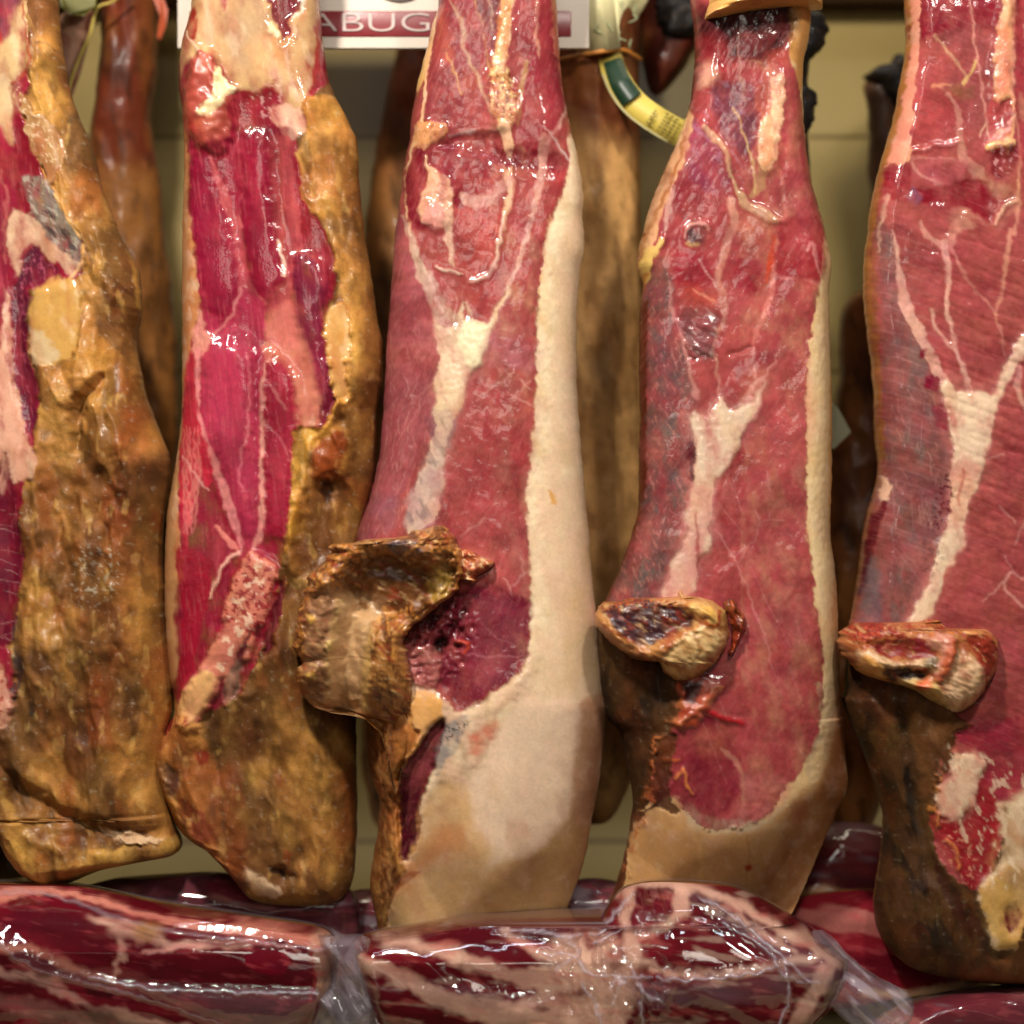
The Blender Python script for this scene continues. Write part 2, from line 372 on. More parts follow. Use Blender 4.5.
# ---------------- first ham: dried, brown, showing mostly rind
def paint1(p):
    p.hk = .6
    p.spots((150,92,42), 60, -.2, .5, .8, 1.5, 2, seed=3)
    # meat side
    p.f('-120,-80 Z1 60,-60 90,60 85,150 95,240 80,300 130,470 110,560 160,600 240,640 225,720 180,740 A2 170,330 170,590 215,720 205,930 Z4 110,420 80,600 95,700 60,860 75,1000 0,1024 -200,1000', CRIM, lab=MEAT, wet=.8, h=-3)
    p.f('-80,-80 Z1 85,-80 95,60 150,0 150,-60 200,-60', CREAM, lab=FAT)
    p.f('Z1 0,-80 80,-80 75,60 45,130 20,120 0,100 -60,80 -60,-60', (96,50,62), lab=MEAT, wet=.9)
    p.f('A1 0,150 30,140 50,180 40,225 10,210', (170,50,40), a=.8)
    p.f('A1 0,215 60,200 110,60 150,0 165,0 160,200 165,300 90,390 100,500 100,600 80,640 45,560 0,590 -90,560 -90,200', (200,168,120), lab=FAT, wet=.9, h=2, soft=5, wp=4, ws=24)
    p.f('A1 -60,380 40,350 80,400 90,500 60,570 0,560 -60,560', (205,175,140), a=.8, wet=1)
    p.l('A1 130,60 160,260 150,330 90,390', [2,3,3], (150,60,40))
    p.f('A1 90,400 120,520 180,680 215,740 200,800 170,790 200,960 170,980 120,860 125,780 100,640', (120,20,34), lab=MEAT, wet=.9)
    p.f('A1 120,430 165,470 240,540 300,620 300,720 270,800 240,810 210,720 160,620', (172,128,82), wet=1, lab=FAT)
    p.spots((220,195,160), 5, .15, .6, .7, seed=8, region='A1 90,370 280,620 260,740 180,640 110,460', wet=1)  # pale glints painted into the colour
    p.f('A1 180,300 260,290 300,400 260,480 220,520 170,490', (196,150,72), lab=RIND, h=4)
    p.f('A1 190,-80 245,-80 262,210 250,290 190,230', (202,142,64), lab=RIND, h=2)
    p.l('A1 190,215 215,212 250,235', 1.4, (60,40,25))
    p.f('A1 150,-80 195,-80 190,120 190,230 170,200 150,80', (205,150,88), lab=RIND)
    p.spots((92,66,36), 10, .0, .5, .8, 1.2, 2, seed=55, region='A1 250,490 330,500 370,590 300,600 250,560')
    # silver skin
    p.f('A1 130,800 200,780 250,800 280,870 340,980 A2 390,100 400,160 380,215 330,200 300,150 230,90 A1 190,960', (122,108,96), lab=MEAT, wet=1, h=2)
    p.spots((186,176,160), 6, .1, .6, .6, .9, 2, seed=13, region='A1 130,800 200,780 250,800 280,870 340,980 A2 390,100 400,160 330,190 A1 190,960', wet=1)  # glints on the silver skin, painted as pale spots
    p.spots((60,48,50), 8, .2, .5, .8, .9, 2, seed=14, region='A1 150,850 200,780 A2 300,40 390,150 340,200')
    p.l('A1 275,850 330,960 370,1015 A2 400,130 385,210 345,265', [3,4,3], (218,168,104), h=3)
    p.f('A2 100,-20 200,30 230,90 300,150 380,220 345,265 300,220 230,170 180,120 140,150 120,260 90,200 70,100', (206,166,136), lab=FAT, wet=1)
    p.f('A2 0,-100 60,0 70,200 60,400 40,650 40,850 30,1000 -200,1000 -200,-100', (124,30,50), lab=MEAT)
    p.l('A1 40,760 70,860 60,1000 A2 60,60 65,200', [3,4,2], (175,90,85), a=.7)
    p.f('A2 140,190 180,130 215,150 230,190 290,230 285,270 250,285 200,300 175,340 165,560 210,720 205,900 185,930 160,880 110,700 90,400 115,280', (86,22,44), lab=MEAT, wet=.9, h=-3)
    p.spots((170,80,100), 5, .25, .6, .6, 1.3, 2, seed=19, region='A2 140,190 290,230 160,560 205,900 160,880 90,400', wet=1)
    p.f('A2 68,300 85,380 95,520 120,700 160,900 200,1000 210,1100 60,1100 40,900 40,650 60,450', (214,160,135), lab=FAT, wet=.9)
    p.f('A2 65,790 90,850 100,920 70,880', CRIM)
    p.f('A2 205,310 290,270 370,290 390,400 380,560 330,620 220,650 180,590 170,400', (196,150,80), lab=FAT, wet=.8, h=3, soft=4)
    p.f('A2 175,480 250,520 300,600 240,650 190,610', (205,186,150), a=.7)
    p.f('A2 220,640 300,630 380,560 400,400 480,520 560,600 600,700 620,800 500,780 350,700 340,780 280,760 220,740', (178,118,52), lab=RIND, h=3)
    p.spots((80,44,20), 12, .0, .45, .8, .8, 2, seed=23, region='A2 390,200 500,200 590,300 580,460 500,500 400,380 380,260')
    p.l('A2 520,0 560,150 590,250 598,380', [3,4,2], (200,150,72), h=2)
    # deep hollow and knuckle
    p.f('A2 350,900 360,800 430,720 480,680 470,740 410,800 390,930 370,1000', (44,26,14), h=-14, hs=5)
    p.f('A2 400,960 430,800 520,790 600,850 600,960 520,1020 Z4 330,420 280,420', (200,136,52), h=10, hs=12)
    p.l('A2 350,690 420,680 490,650', 4, (196,140,70), h=3)
    p.l('A2 300,700 330,780 350,760', 3, (190,140,80), h=3)
    p.f('A2 275,680 310,690 315,740 285,740', (120,110,80), a=.8)
    p.l('A2 585,850 590,920', 1.6, (170,40,25))
    p.l('Z4 30,150 60,320 40,480 0,540', [10,14,8,5], (214,160,135), lab=FAT, wet=1)
    p.f('Z4 -100,500 20,420 50,400 70,480 80,560 95,640 85,760 60,870 0,880 -150,880', (100,20,40), lab=MEAT, wet=.9, h=-3)
    p.l('Z4 0,520 20,500 40,440', [8,5,2], (210,150,130), a=.8)
    p.scratches(22, (0,500,30,640), .2, 22, a=.25, seed=4)
    p.l('Z4 110,780 80,830 85,940 70,1000 Q1 60,230', [6,9,9,4], (70,52,48))
    p.f('Q1 -60,140 0,135 40,140 55,200 70,240 50,290 20,300 -60,300', (208,150,120), lab=BONE, wet=.8, h=5)
    p.spots((150,50,40), 6, .1, .4, .8, seed=24, region='Q1 -60,140 40,140 70,240 20,300 -60,300')
    # lower rim
    p.f('Q1 -60,470 30,400 60,470 120,500 200,560 300,570 420,560 435,610 390,640 260,650 140,700 60,670 0,560 -100,520', (206,156,76), lab=RIND, h=9, hs=8)
    p.f('Q1 60,430 120,440 220,500 330,540 410,545 300,580 190,570 90,520', (104,66,30), h=-8, hs=8)
    p.f('Q1 262,530 300,540 390,560 400,575 330,570 285,555', (222,190,150), lab=FAT, h=4)
    p.l('Q1 0,545 40,610 80,655 140,680', [6,10,8,4], (222,178,100), a=.8)
    p.spots((92,56,28), 10, .0, .4, .7, seed=25, region='Q1 40,390 140,400 160,470 110,500 60,450')
    p.f('Q1 105,235 125,238 130,262 112,265', (56,40,26), h=2)
    p.spots((190,175,150), 5, .2, .5, .7, seed=26, region='Z4 245,620 330,640 330,740 240,800 220,720')
    for z, w_, h_ in (('_ 52,470 60,540 56,620 48,690',9,6),('_ 96,470 92,540 100,620 104,700',12,7),('_ 132,480 130,560 138,640 146,740',10,6),('_ 74,520 78,600 70,690',7,-6),('_ 116,500 118,600 124,700',8,-6),
        ('_ 90,250 112,280 128,320 134,360',10,6),('_ 100,190 96,240 104,290',8,-6),('_ 110,390 128,430 138,480',9,5),('_ 20,760 60,800 120,826 170,834',9,-7),('_ 60,440 52,500 44,560 40,640',8,6),('_ 150,700 158,770 160,820',10,5)):
        p.l(z, [w_*.4,w_,w_*.5], (170,106,46), a=.25, soft=6, wp=8, ws=30, h=h_, hs=9)
    wetmeat(p); rindlook(p, .9)
poly1 = '-90,-70 60,-70 A1 245,0 265,200 290,350 320,460 380,600 405,680 430,800 490,950 A2 480,0 560,160 592,230 600,380 578,520 605,680 632,780 690,930 725,1023 Z4 428,480 415,600 418,720 430,860 Q1 412,130 418,240 400,340 395,420 418,540 437,590 425,612 390,620 260,645 140,690 80,665 30,605 0,555 -60,520 -160,500 -250,470 _ -130,600 -130,200'
s1 = relief(poly1, [(-70,38),(250,45),(450,62),(700,70),(880,60)], 30, [(-70,22),(300,45),(600,85)], [(-70,50),(400,90)], paint1, 0, rb=26, ed=.8, eds=16, seed=2)
ham('brown dried ham at the far left, its wrinkled rind half covering dark red meat', (60,-40,20), s1)

# ---------------- second ham: bright magenta cut, ochre rind on the right
def paint2(p):
    p.hk = .75
    p.f('T 60,-60 630,-60 640,150 665,330 A3 600,0 595,90 640,300 700,450 760,620 760,750 730,830 760,1000 A4 740,100 770,270 720,390 680,420 640,600 590,800 570,900 540,960 450,1000 Z4 735,700 690,880 600,1024 440,1010 420,700 440,450 470,200 460,0', CRIM, lab=MEAT, wet=.85)
    p.f('A3 100,-30 150,200 150,400 190,700 200,830 A4 170,0 120,300 100,480 120,800 130,1020 20,1020 20,700 70,450 80,100 A3 80,500 80,100', (190,125,78), lab=FAT, wet=.7, h=3)
    p.spots((215,175,150), 12, .1, .5, .5, 1.5, 2, seed=3, region='A3 100,300 150,500 200,800 A4 150,100 100,480 20,1020 20,600', wet=1)
    # creamy top
    p.f('T 60,-80 640,-80 625,100 640,200 600,420 610,500 540,480 470,380 400,400 340,380 250,290 150,260 90,300', (188,150,106), lab=FAT, wet=.9, h=4, soft=5, wp=5, ws=26)
    p.f('T 190,-40 240,-40 240,180 180,250 170,150', (206,172,126), a=.8, wet=1, soft=5)
    p.f('T 300,60 420,40 440,180 360,300 280,250', (172,140,108), a=.7, soft=12, wet=1)
    p.f('T 380,200 480,190 500,290 420,310', (214,150,92), a=.6, soft=10)
    p.l('T 480,180 520,300 600,320 620,200', 2, (170,120,80), a=.8)
    p.f('T 440,-60 570,-60 575,60 530,110 520,180 500,190 470,120 450,60', (112,30,44), lab=MEAT, h=-5)
    p.l('T 575,20 570,70 540,100', 3, (226,205,180))
    p.f('T 250,-60 290,-60 285,60 265,70', (160,70,66), a=.9)
    p.f('T 140,60 160,70 170,160 150,195 125,140', (142,34,30), wet=1)
    p.l('T 120,150 150,200 180,240', 2, (215,180,150))
    p.l('T 615,130 630,220 600,420 580,512', [2,3,5,6], (150,44,38))
    p.f('T 440,135 465,130 490,170 480,190', (230,205,160), h=3)
    # knuckle of the thigh bone
    p.f('T 160,255 200,245 240,260 250,330 260,380 300,410 A3 310,120 250,155 190,130 130,60 110,0 T 95,470 130,350', (156,66,54), lab=BONE, wet=.8, h=16, hs=9)
    p.f('T 170,265 215,255 225,310 180,330', (200,110,92), a=.7, soft=4)
    p.f('T 245,300 280,350 320,380 290,400 270,450 210,495 175,470 230,420', (232,205,160), lab=BONE, wet=.7, h=5)
    p.l('T 255,330 300,375 322,385', [2,3,2], (240,220,180), h=4)
    p.f('A3 200,20 260,0 270,60 220,100 180,60', (170,80,56), a=.7, soft=5); p.f('A3 130,0 170,30 190,90 150,70', (150,40,36), a=.8)
    p.rel(2.5, 18, 0, 1, 2, 47, region='T 160,255 250,300 300,410 A3 300,140 130,60')
    p.f('T 320,400 450,380 470,370 470,512 300,512', (140,34,44), lab=MEAT, wet=1); p.spots((225,180,170), 6, .2, .6, .7, seed=71, region='T 380,400 490,370 470,500 430,512', wet=1)  # the pale spots are painted highlights on wet meat
    p.f('A3 480,-20 620,-20 640,60 590,110 540,90', (215,165,140), lab=FAT, wet=1)
    # muscles under it
    p.f('A3 180,150 480,60 600,100 600,300 620,520 660,600 560,640 500,620 150,420 150,250', (118,18,40), a=.9, soft=3)
    p.f('A3 150,230 200,180 250,200 300,380 330,500 370,690 370,760 310,880 250,840 200,780 170,500', (132,18,48), wet=.7, h=6, hs=12)
    p.f('A3 400,100 480,120 490,330 520,560 550,700 470,790 410,660 380,480 390,280', (134,20,46), h=6, hs=10)
    p.l('A3 240,190 290,330 350,480 370,640 400,740 470,810', [3,10,10,9,12,5], (176,78,82), a=.85, lab=MEAT)
    p.l('A3 380,210 360,420 370,480', [2,2,1], (190,90,90), a=.7)
    p.f('A3 300,170 380,130 385,300 360,420 330,400', (136,26,48))
    p.f('A3 490,140 540,100 580,140 600,330 620,470 625,560 700,640 640,600 590,610 600,800 660,1000 A4 690,200 700,330 620,400 600,200 560,100 480,60 470,20 A3 470,790 560,700 540,620 510,450', (182,84,80), a=.6, lab=MEAT, wet=.9, soft=4)
    p.l('A3 530,140 540,400 550,640 555,690', [2,3,4,3], (150,60,50), a=.8)
    p.l('A3 520,530 545,620 552,690', [2,3,2], (236,205,180))
    p.f('A3 590,180 640,300 660,420 720,500 740,620 760,740 700,640 640,560 610,420', (122,20,30))
    p.f('A3 590,610 620,600 680,620 740,720 720,800 700,850 720,1000 A4 740,130 770,270 740,360 700,385 690,250 650,60 A3 600,850 590,700', (112,26,50), wet=.9, h=6, hs=9)
    p.f('A3 210,830 310,880 370,740 460,800 470,900 465,1024 A4 480,20 460,400 470,850 430,880 380,860 300,700 220,450 200,150 220,20 A3 240,960', MAG, wet=.8)
    p.f('A4 210,60 260,20 370,30 440,120 440,400 440,700 400,800 340,700 230,430 205,250', (168,48,74), a=.8, soft=8, h=9, hs=16)
    p.l('A3 370,740 330,850 260,930 215,1010', [3,2,2,1], (215,130,130), a=.8)
    p.f('A3 195,830 220,900 250,950 215,1024 A4 190,60 200,250 180,80 A3 160,1000', (214,140,125), a=.85)
    p.l('A4 190,60 190,250 215,400 290,600 350,780 375,880', [6,5,5,9,10,4], (216,128,128), wet=1)
    p.f('A4 130,150 170,60 185,250 210,400 260,560 230,640 200,600 160,800 150,900 125,850 110,500', (190,40,62), a=.9)
    for k in range(5): p.l('A4 %d,380 %d,600 %d,820' % (125+18*k,135+16*k,140+9*k), [1,3,1], (222,130,120), a=.6)
    p.l('A4 120,500 200,600 240,640', 2, (225,160,150), a=.7)
    p.l('A4 470,110 465,300 465,600 460,800 420,900', [3,5,6,6,3], (222,150,136), h=1.5, wet=1)
    p.f('A4 475,120 520,105 570,140 600,200 605,340 590,540 590,750 560,830 500,820 475,760', (150,28,52), lab=MEAT, wet=.8, h=7, hs=10)
    p.l('A4 480,190 530,250 560,310', [1,2,1], (214,130,130), a=.7); p.l('A4 500,380 545,440 580,520', [1,2,1], (214,130,130), a=.5)
    p.l('A4 395,70 412,200 400,420 380,480 375,600 385,645', [1,2,2,3,1,2], (220,120,130), a=.7)
    p.f('A4 470,30 560,60 640,40 690,200 700,340 620,400 600,210 540,110 480,110', (206,128,104), a=.75, soft=5, wet=1, lab=FAT)
    p.f('A3 480,880 560,800 620,900 640,1000 A4 600,60 500,50', (216,128,112), a=.6, soft=6)
    p.l('_ 189,175 188,260 187,335', [6,12,10], (196,138,92), lab=FAT, wet=.9, a=.9, soft=3, wp=4, ws=26); p.l('_ 184,350 178,420 172,500 171,580 177,670', [8,15,22,24,16], (204,152,102), lab=FAT, wet=.9, a=.9, soft=4, wp=5, ws=26)
    # rind
    p.f('A3 640,-60 900,-60 960,400 1000,1024 A4 1000,500 700,1000 540,1024 560,900 590,650 600,450 620,400 700,385 760,290 740,120 720,0 A3 730,840 790,780 760,640 720,480 660,400 620,250 600,150 650,80', (196,134,62), lab=RIND, wet=.5, h=2)
    p.f('A3 610,150 720,20 770,100 770,330 720,430 640,380', (205,146,74), lab=RIND, a=.9)
    p.f('A3 720,870 790,790 820,900 830,1024 A4 800,100 820,240 770,260 740,100', (208,160,96), wet=.9, lab=FAT)
    p.spots((70,36,26), 9, .0, .45, .85, 1.0, 2.5, seed=63, region='A3 740,470 860,500 880,620 840,720 790,780 750,640')
    p.f('A4 600,400 690,390 660,470 640,560 620,700 580,850 590,620', (210,158,66), lab=RIND, wet=.7, h=5)
    p.l('A4 825,255 770,300 720,400 660,450 630,620 590,780 565,950', [3,5,4,4,4,4], (214,150,62), h=5)
    p.f('A4 680,470 760,400 810,430 790,560 720,620 670,580', (150,70,26), h=7, hs=9)
    p.f('A4 720,590 760,620 730,700 690,640', (40,22,10), h=-9)
    p.f('A4 760,330 900,250 1000,200 1000,700 800,900 640,1020 600,1020 650,700 700,600 800,560 820,430', (82,48,20), lab=RIND, a=.8, soft=8, h=-8, hs=14)  # shaded right side, painted as a darker brown on the rind
    # sawn bone and lower muscle
    p.f('A4 240,780 290,730 340,800 370,880 300,930 260,1024 Z4 520,900 510,720 540,640', (140,30,48), a=.9)
    p.l('A4 270,790 330,860 360,890', [3,6,2], (212,120,110)); p.l('A4 365,905 310,940 280,1010 Z4 560,760', [4,4,3,2], (225,165,145), h=3)
    p.f('Z4 470,640 545,650 560,700 520,900 500,1000 470,1000 490,800', (150,22,44))
    p.f('Z4 640,660 680,650 730,690 715,740 700,800 640,920 600,1024 Q1 560,180 520,250 480,300 440,290 450,240 490,170 560,60 Z4 590,800', (205,120,98), lab=BONE, wet=.8, h=9, hs=6)
    p.spots((146,28,36), 6, .0, .35, .9, seed=66, region='Z4 640,650 735,690 690,850 Q1 560,60 500,150 560,0', wet=.9)
    p.spots((238,200,170), 9, .15, .5, .8, seed=67, region='Z4 640,690 700,700 640,900 570,960', wet=.9)
    p.f('Z4 690,860 740,700 745,760 700,900 Q1 640,40 600,150 580,160 620,60', (84,16,28), lab=MEAT, h=-4)
    p.f('Q1 440,280 470,200 520,160 540,190 500,270 470,300', (222,170,110), lab=BONE, h=4)
    p.f('Q1 560,180 600,140 590,220 560,240', (120,110,90), a=.6)
    # end
    p.f('Q1 425,230 470,270 505,290 500,330 470,360 450,400 420,390 385,430 375,375 405,300', (206,144,80), lab=BONE, h=7, wet=.8, soft=3); p.spots((140,50,36), 6, .1, .5, .8, seed=73, region='Q1 400,300 470,270 500,330 440,380 400,400', wet=.8)
    p.l('Q1 400,400 420,470 470,540 540,610 570,650', [8,7,6,6,4], (196,150,110), a=.7, wet=1, h=6, hs=5, wp=5)
    p.f('Q1 375,375 430,300 500,310 540,400 560,560 600,640 560,690 480,590 400,490', (168,100,48), lab=RIND, h=5)
    p.f('Q1 390,395 420,380 450,420 440,470 400,450', (120,92,88), wet=1, h=-3)
    p.spots((205,190,185), 5, .1, .5, .8, .8, 2, seed=69, region='Q1 385,400 440,380 500,480 560,570 570,640 480,590 400,480', wet=1)
    p.f('Q1 440,470 500,490 540,560 480,560', (130,50,36), a=.8)
    p.f('Q1 600,630 640,650 690,690 660,710 620,690', (222,190,150), wet=.8, h=3)
    p.f('Q1 660,630 700,640 720,660 690,660', (36,22,12), h=-6)
    p.f('Q1 700,590 715,600 705,625 695,610', (150,40,24)); p.f('Q1 490,350 520,360 505,385', (150,40,30))
    p.l('Q1 410,270 420,300 400,350', [8,9,5], (128,30,30))
    wetmeat(p); rindlook(p, .8)
poly2 = '_ 190,-70 T 130,0 85,200 80,350 A1 785,500 790,740 A3 105,250 100,500 98,750 100,1000 A4 100,150 95,350 60,600 35,750 25,1020 Q1 403,60 412,180 425,262 408,300 378,372 382,430 410,500 440,560 500,600 560,660 600,715 650,735 740,738 810,730 848,690 858,620 _ 357,800 355,700 354,640 358,580 366,520 376,470 A4 925,300 950,150 948,0 A3 930,850 900,650 870,450 850,250 842,100 800,0 T 670,330 640,150 630,0 _ 318,-70'
s2 = relief(poly2, [(-70,40),(200,40),(400,52),(650,60),(760,48),(900,40)], [(-70,24),(300,22),(700,34)], [(-70,26),(150,45),(400,64),(900,80)], [(-70,40),(200,50),(500,85)], paint2, 12, rb=30, ed=.8, eds=16, seed=5)
ham('ham with a bright magenta cut and ochre rind folded back, second from left', (250,-40,25), s2)

def cutmeat(p, region, ang=-1.2, seed=0, a=1):
    p.spots((186,96,90), 34, 0, .7, .35*a, ang, 1.6, seed=201+seed, only=[MEAT], region=region)
    p.spots((130,44,48), 26, .05, .6, .5*a, ang, 1.6, seed=203+seed, only=[MEAT], region=region)
    p.spots((200,118,112), 4, .35, .8, .16*a, ang, 3, 2, seed=205+seed, only=[MEAT], region=region)
    p.fibres((206,132,124), ang, .12*a, 2.6, 8, .25, .7, 207+seed, region)
    p.C[p.L == MEAT] *= .84; p.tone(.1, 230+seed, [MEAT]); p.rel(.16, 4, ang, 5, 2, 209+seed, only=[MEAT]); p.H += .45*fbm(p.X, p.Y, 5, 2, 240+seed)*(p.W > .93)*(p.L == FAT); p.rel(1.5, 44, ang, 1.6, 2, 210+seed, only=[MEAT]); p.spots((216,170,148), 30, .1, .8, .25, 0, 1, seed=221+seed, only=[FAT]); p.spots((238,222,196), 14, .2, .8, .12, 0, 1, seed=223+seed, only=[FAT]); p.spots((206,168,112), 44, .1, .7, .25, 1.4, 2, seed=225+seed, only=[FAT]); p.rel(.3, 9, 0, 1, 2, 211+seed, only=[MEAT])

# ---------------- third ham
def base(p, x, left, right, ym):
    m = (p.Y < ym)
    p.L[m & (p.X < x)] = MEAT; p.C[m & (p.X < x)] = lin(left); k = (p.X >= x); p.L[k] = FAT; p.C[k] = lin(right); p.W[m] = .7
def paint3(p):
    base(p, 490, (150,84,64), (222,190,146), 560)
    p.f('A5 225,-350 775,-350 775,200 790,400 815,560 830,690 810,740 780,830 730,960 A6 720,0 700,150 680,300 670,450 672,560 665,750 655,900 640,1020 Q2 605,60 600,130 570,170 480,230 430,260 390,270 380,290 350,320 320,400 300,420 295,600 310,620 250,560 230,300 280,100 A7 280,500 200,300 330,40 A6 -20,900 30,500 40,200 60,0 A5 60,1000 100,700 130,500 200,300', (166,72,70), lab=MEAT, wet=.75)
    # trimmed fat: rim, smooth side, and end
    p.f('A5 815,560 900,700 930,1000 A6 930,500 930,1050 A7 1100,400 1200,1000 _ 640,700 640,960 360,980 360,925 Q2 265,790 290,720 300,640 340,560 345,480 360,430 400,330 440,260 500,220 560,190 600,130 600,60 A7 985,420 980,200 970,0 A6 655,900 668,700 672,450 690,250 715,60 A5 730,960 770,870 800,740', (236,212,176), lab=FAT, wet=.85, h=0)
    p.f('A5 840,620 930,700 930,1000 A6 930,500 930,1050 A7 1300,400 1300,1000 _ 640,960 360,980 Q2 240,800 290,680 360,560 400,480 430,430 470,350 520,290 560,220 600,120 640,60 650,0 A7 1010,200 1010,0 A6 720,1000 730,800 735,600 750,400 755,250 770,80 A5 800,1000 830,860', (230,196,162), wet=.85, lab=FAT, soft=4, wp=1)
    # knife facets on the lower end, their shading set in the fat colour
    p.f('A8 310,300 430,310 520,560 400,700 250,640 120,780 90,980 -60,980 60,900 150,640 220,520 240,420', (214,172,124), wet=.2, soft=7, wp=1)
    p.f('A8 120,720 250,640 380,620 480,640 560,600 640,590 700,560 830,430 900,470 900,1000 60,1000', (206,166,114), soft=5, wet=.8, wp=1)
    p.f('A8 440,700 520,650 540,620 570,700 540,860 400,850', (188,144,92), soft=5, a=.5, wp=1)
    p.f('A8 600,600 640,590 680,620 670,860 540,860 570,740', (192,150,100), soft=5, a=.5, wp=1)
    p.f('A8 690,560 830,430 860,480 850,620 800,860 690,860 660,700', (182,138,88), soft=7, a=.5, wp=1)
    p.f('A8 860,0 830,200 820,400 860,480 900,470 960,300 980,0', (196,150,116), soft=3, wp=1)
    p.f('A8 885,100 860,480 820,860 1000,860 1000,0 900,0', (140,88,62), soft=16, a=.75, wet=.3)  # right side turning into shade, painted dark on the fat
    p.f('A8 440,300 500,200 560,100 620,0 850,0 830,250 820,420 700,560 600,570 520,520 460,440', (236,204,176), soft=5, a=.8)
    p.spots((176,116,80), 40, .1, .6, .35, 1.2, 2, seed=81, region='A8 60,980 200,500 440,300 700,200 850,500 800,1000')
    p.f('A8 320,470 420,480 400,560 260,640 180,720 130,750 200,620', (198,120,66), soft=10, a=.6)
    p.l('A8 150,720 190,670 240,650', [6,9,3], (150,70,36), a=.7)
    # left muscle
    p.f('A6 65,0 110,0 150,150 200,330 240,450 255,560 245,700 240,800 215,950 A7 480,0 460,100 400,130 300,170 A6 0,900 30,500 45,200', (158,78,84), lab=MEAT, soft=3, wet=.7)
    p.f('A7 350,0 480,0 460,110 300,160', (142,84,94), a=.7, soft=8)
    p.scratches(60, (376,330,430,520), -1.45, 16, (214,160,150), .4, 3)
    p.scratches(50, (368,420,415,530), -1.3, 9, (214,160,150), .4, 4)
    # upper muscles
    p.f('A5 240,-350 520,-350 500,150 470,330 500,500 460,480 400,560 320,600 200,640 150,620 200,450 215,250', (132,52,58), a=.85, soft=3, wet=.85)
    p.f('A5 400,-300 510,-300 505,100 480,250 460,150 410,60', (96,58,62), a=.85, soft=3)
    p.f('A5 260,60 300,180 320,270 290,300 250,200', (196,96,70), a=.6, soft=6)
    p.f('A5 580,-350 760,-350 775,300 790,500 700,640 660,700 590,600 600,400 620,300 580,150', (150,44,58), a=.9, soft=2)
    p.f('A5 540,330 560,-300 640,-300 640,200 600,420', (156,66,70), a=.8)
    p.l('A5 300,30 350,130 370,260 420,360 450,450 480,520', [1,5,3,4,4,3], (190,150,120), a=.75)
    p.l('A5 400,20 440,150 460,290 475,330', [1,2,2,2], (205,165,100), a=.8, fade=.8)
    p.l('A5 290,260 320,330 350,430', [1,2,1], (205,150,90), a=.8)
    p.l('A5 460,20 480,100 480,160', [2,1,1], (200,170,140), a=.6)
    p.l('A5 245,60 200,370 190,520 150,640 115,760 115,880 140,1020', [3,3,4,5,2,2,4], (214,170,128), a=.9, lab=FAT)
    p.f('A5 230,80 245,90 200,330 165,420 165,330 195,240', (206,160,100), lab=FAT)
    p.l('A5 670,-60 665,200 680,280', [2,4,1], (205,140,125), a=.8)
    p.f('A5 730,-300 770,-300 775,200 800,450 760,300 735,150', (190,110,88), a=.8, lab=FAT)
    # bone strip
    p.f('A5 520,-350 575,-350 565,100 545,260 535,330 500,350 475,340 495,230 515,130', (212,168,110), lab=BONE, wet=.9, h=3)
    p.f('A5 520,20 560,20 545,200 520,290 500,200', (206,134,72), a=.7)
    p.f('A5 470,340 540,320 560,380 580,450 585,520 560,570 520,570 480,520 465,450 480,400', (196,140,92), lab=BONE, wet=.9, h=4)
    p.spots((120,44,28), 5, .0, .4, .8, seed=83, region='A5 480,320 560,330 590,500 550,560 490,500', wet=1)
    p.spots((236,205,150), 5, .2, .5, .7, seed=84, region='A5 470,340 560,330 590,500 550,570 480,500', wet=1)
    p.l('A5 530,570 550,640 545,760 560,830 540,920 525,1000', [12,9,9,8,6,4], (212,165,130), lab=FAT, wet=.9, h=2)
    p.l('A5 590,560 600,430 625,290', [3,6,4], (190,140,90), a=.8)
    p.f('A5 150,560 210,540 290,570 270,620 200,660 160,650', (200,130,84), lab=FAT, wet=1, h=3)
    p.spots((120,50,30), 5, .2, .5, .6, seed=85, region='A5 150,540 290,560 200,660')
    # dark step across
    p.f('A5 300,610 400,590 520,590 540,660 670,670 790,690 760,760 560,740 540,740 420,680 250,640', (110,20,34), wet=1, h=-4, soft=3)
    p.l('A5 300,605 420,585 500,580', [2,4,2], (226,190,185), a=.7, wet=1, h=2, fade=.8)
    p.f('A5 160,660 250,640 530,700 530,780 480,860 380,900 250,920 200,1000 130,980 110,800 120,700', (124,26,40), soft=3, wet=1)
    p.f('A5 195,690 230,740 300,800 320,880 290,980 230,990 180,950 180,860 210,800', (204,150,122), lab=FAT, wet=1, h=3)
    p.f('A5 190,920 230,890 290,910 290,970 240,1000 195,970', (214,140,130), a=.9, h=3)
    p.l('A5 360,860 420,890 500,840 560,780', [8,14,12,8], (200,145,130), a=.85, wet=1)
    p.f('A5 380,780 480,790 470,850 400,850', (160,60,56), a=.7)
    p.f('A5 400,920 520,880 530,1020 A6 520,120 480,250 400,260 340,200 330,60 A5 330,980', (172,60,56), a=.65, soft=7, wet=.9)
    p.f('A5 570,760 670,760 690,900 640,1020 540,1020 560,880', (166,72,70), a=.8, soft=4)
    p.spots((236,210,200), 4, .3, .6, .6, .3, 3, seed=86, region='A5 330,860 520,860 560,1000 A6 480,150 330,100', wet=1)
    p.l('A5 700,620 690,760 660,900 635,1000 A6 600,180 565,270 540,310', [10,9,6,5,4,3,3], (212,160,145), a=.85, wet=1)
    p.l('A5 800,450 760,560 700,640', [2,4,3], (210,160,145), a=.8); p.l('A5 745,620 800,700', [2,1], (226,200,190)); p.l('A5 690,570 745,620', [1,2], (226,200,190))
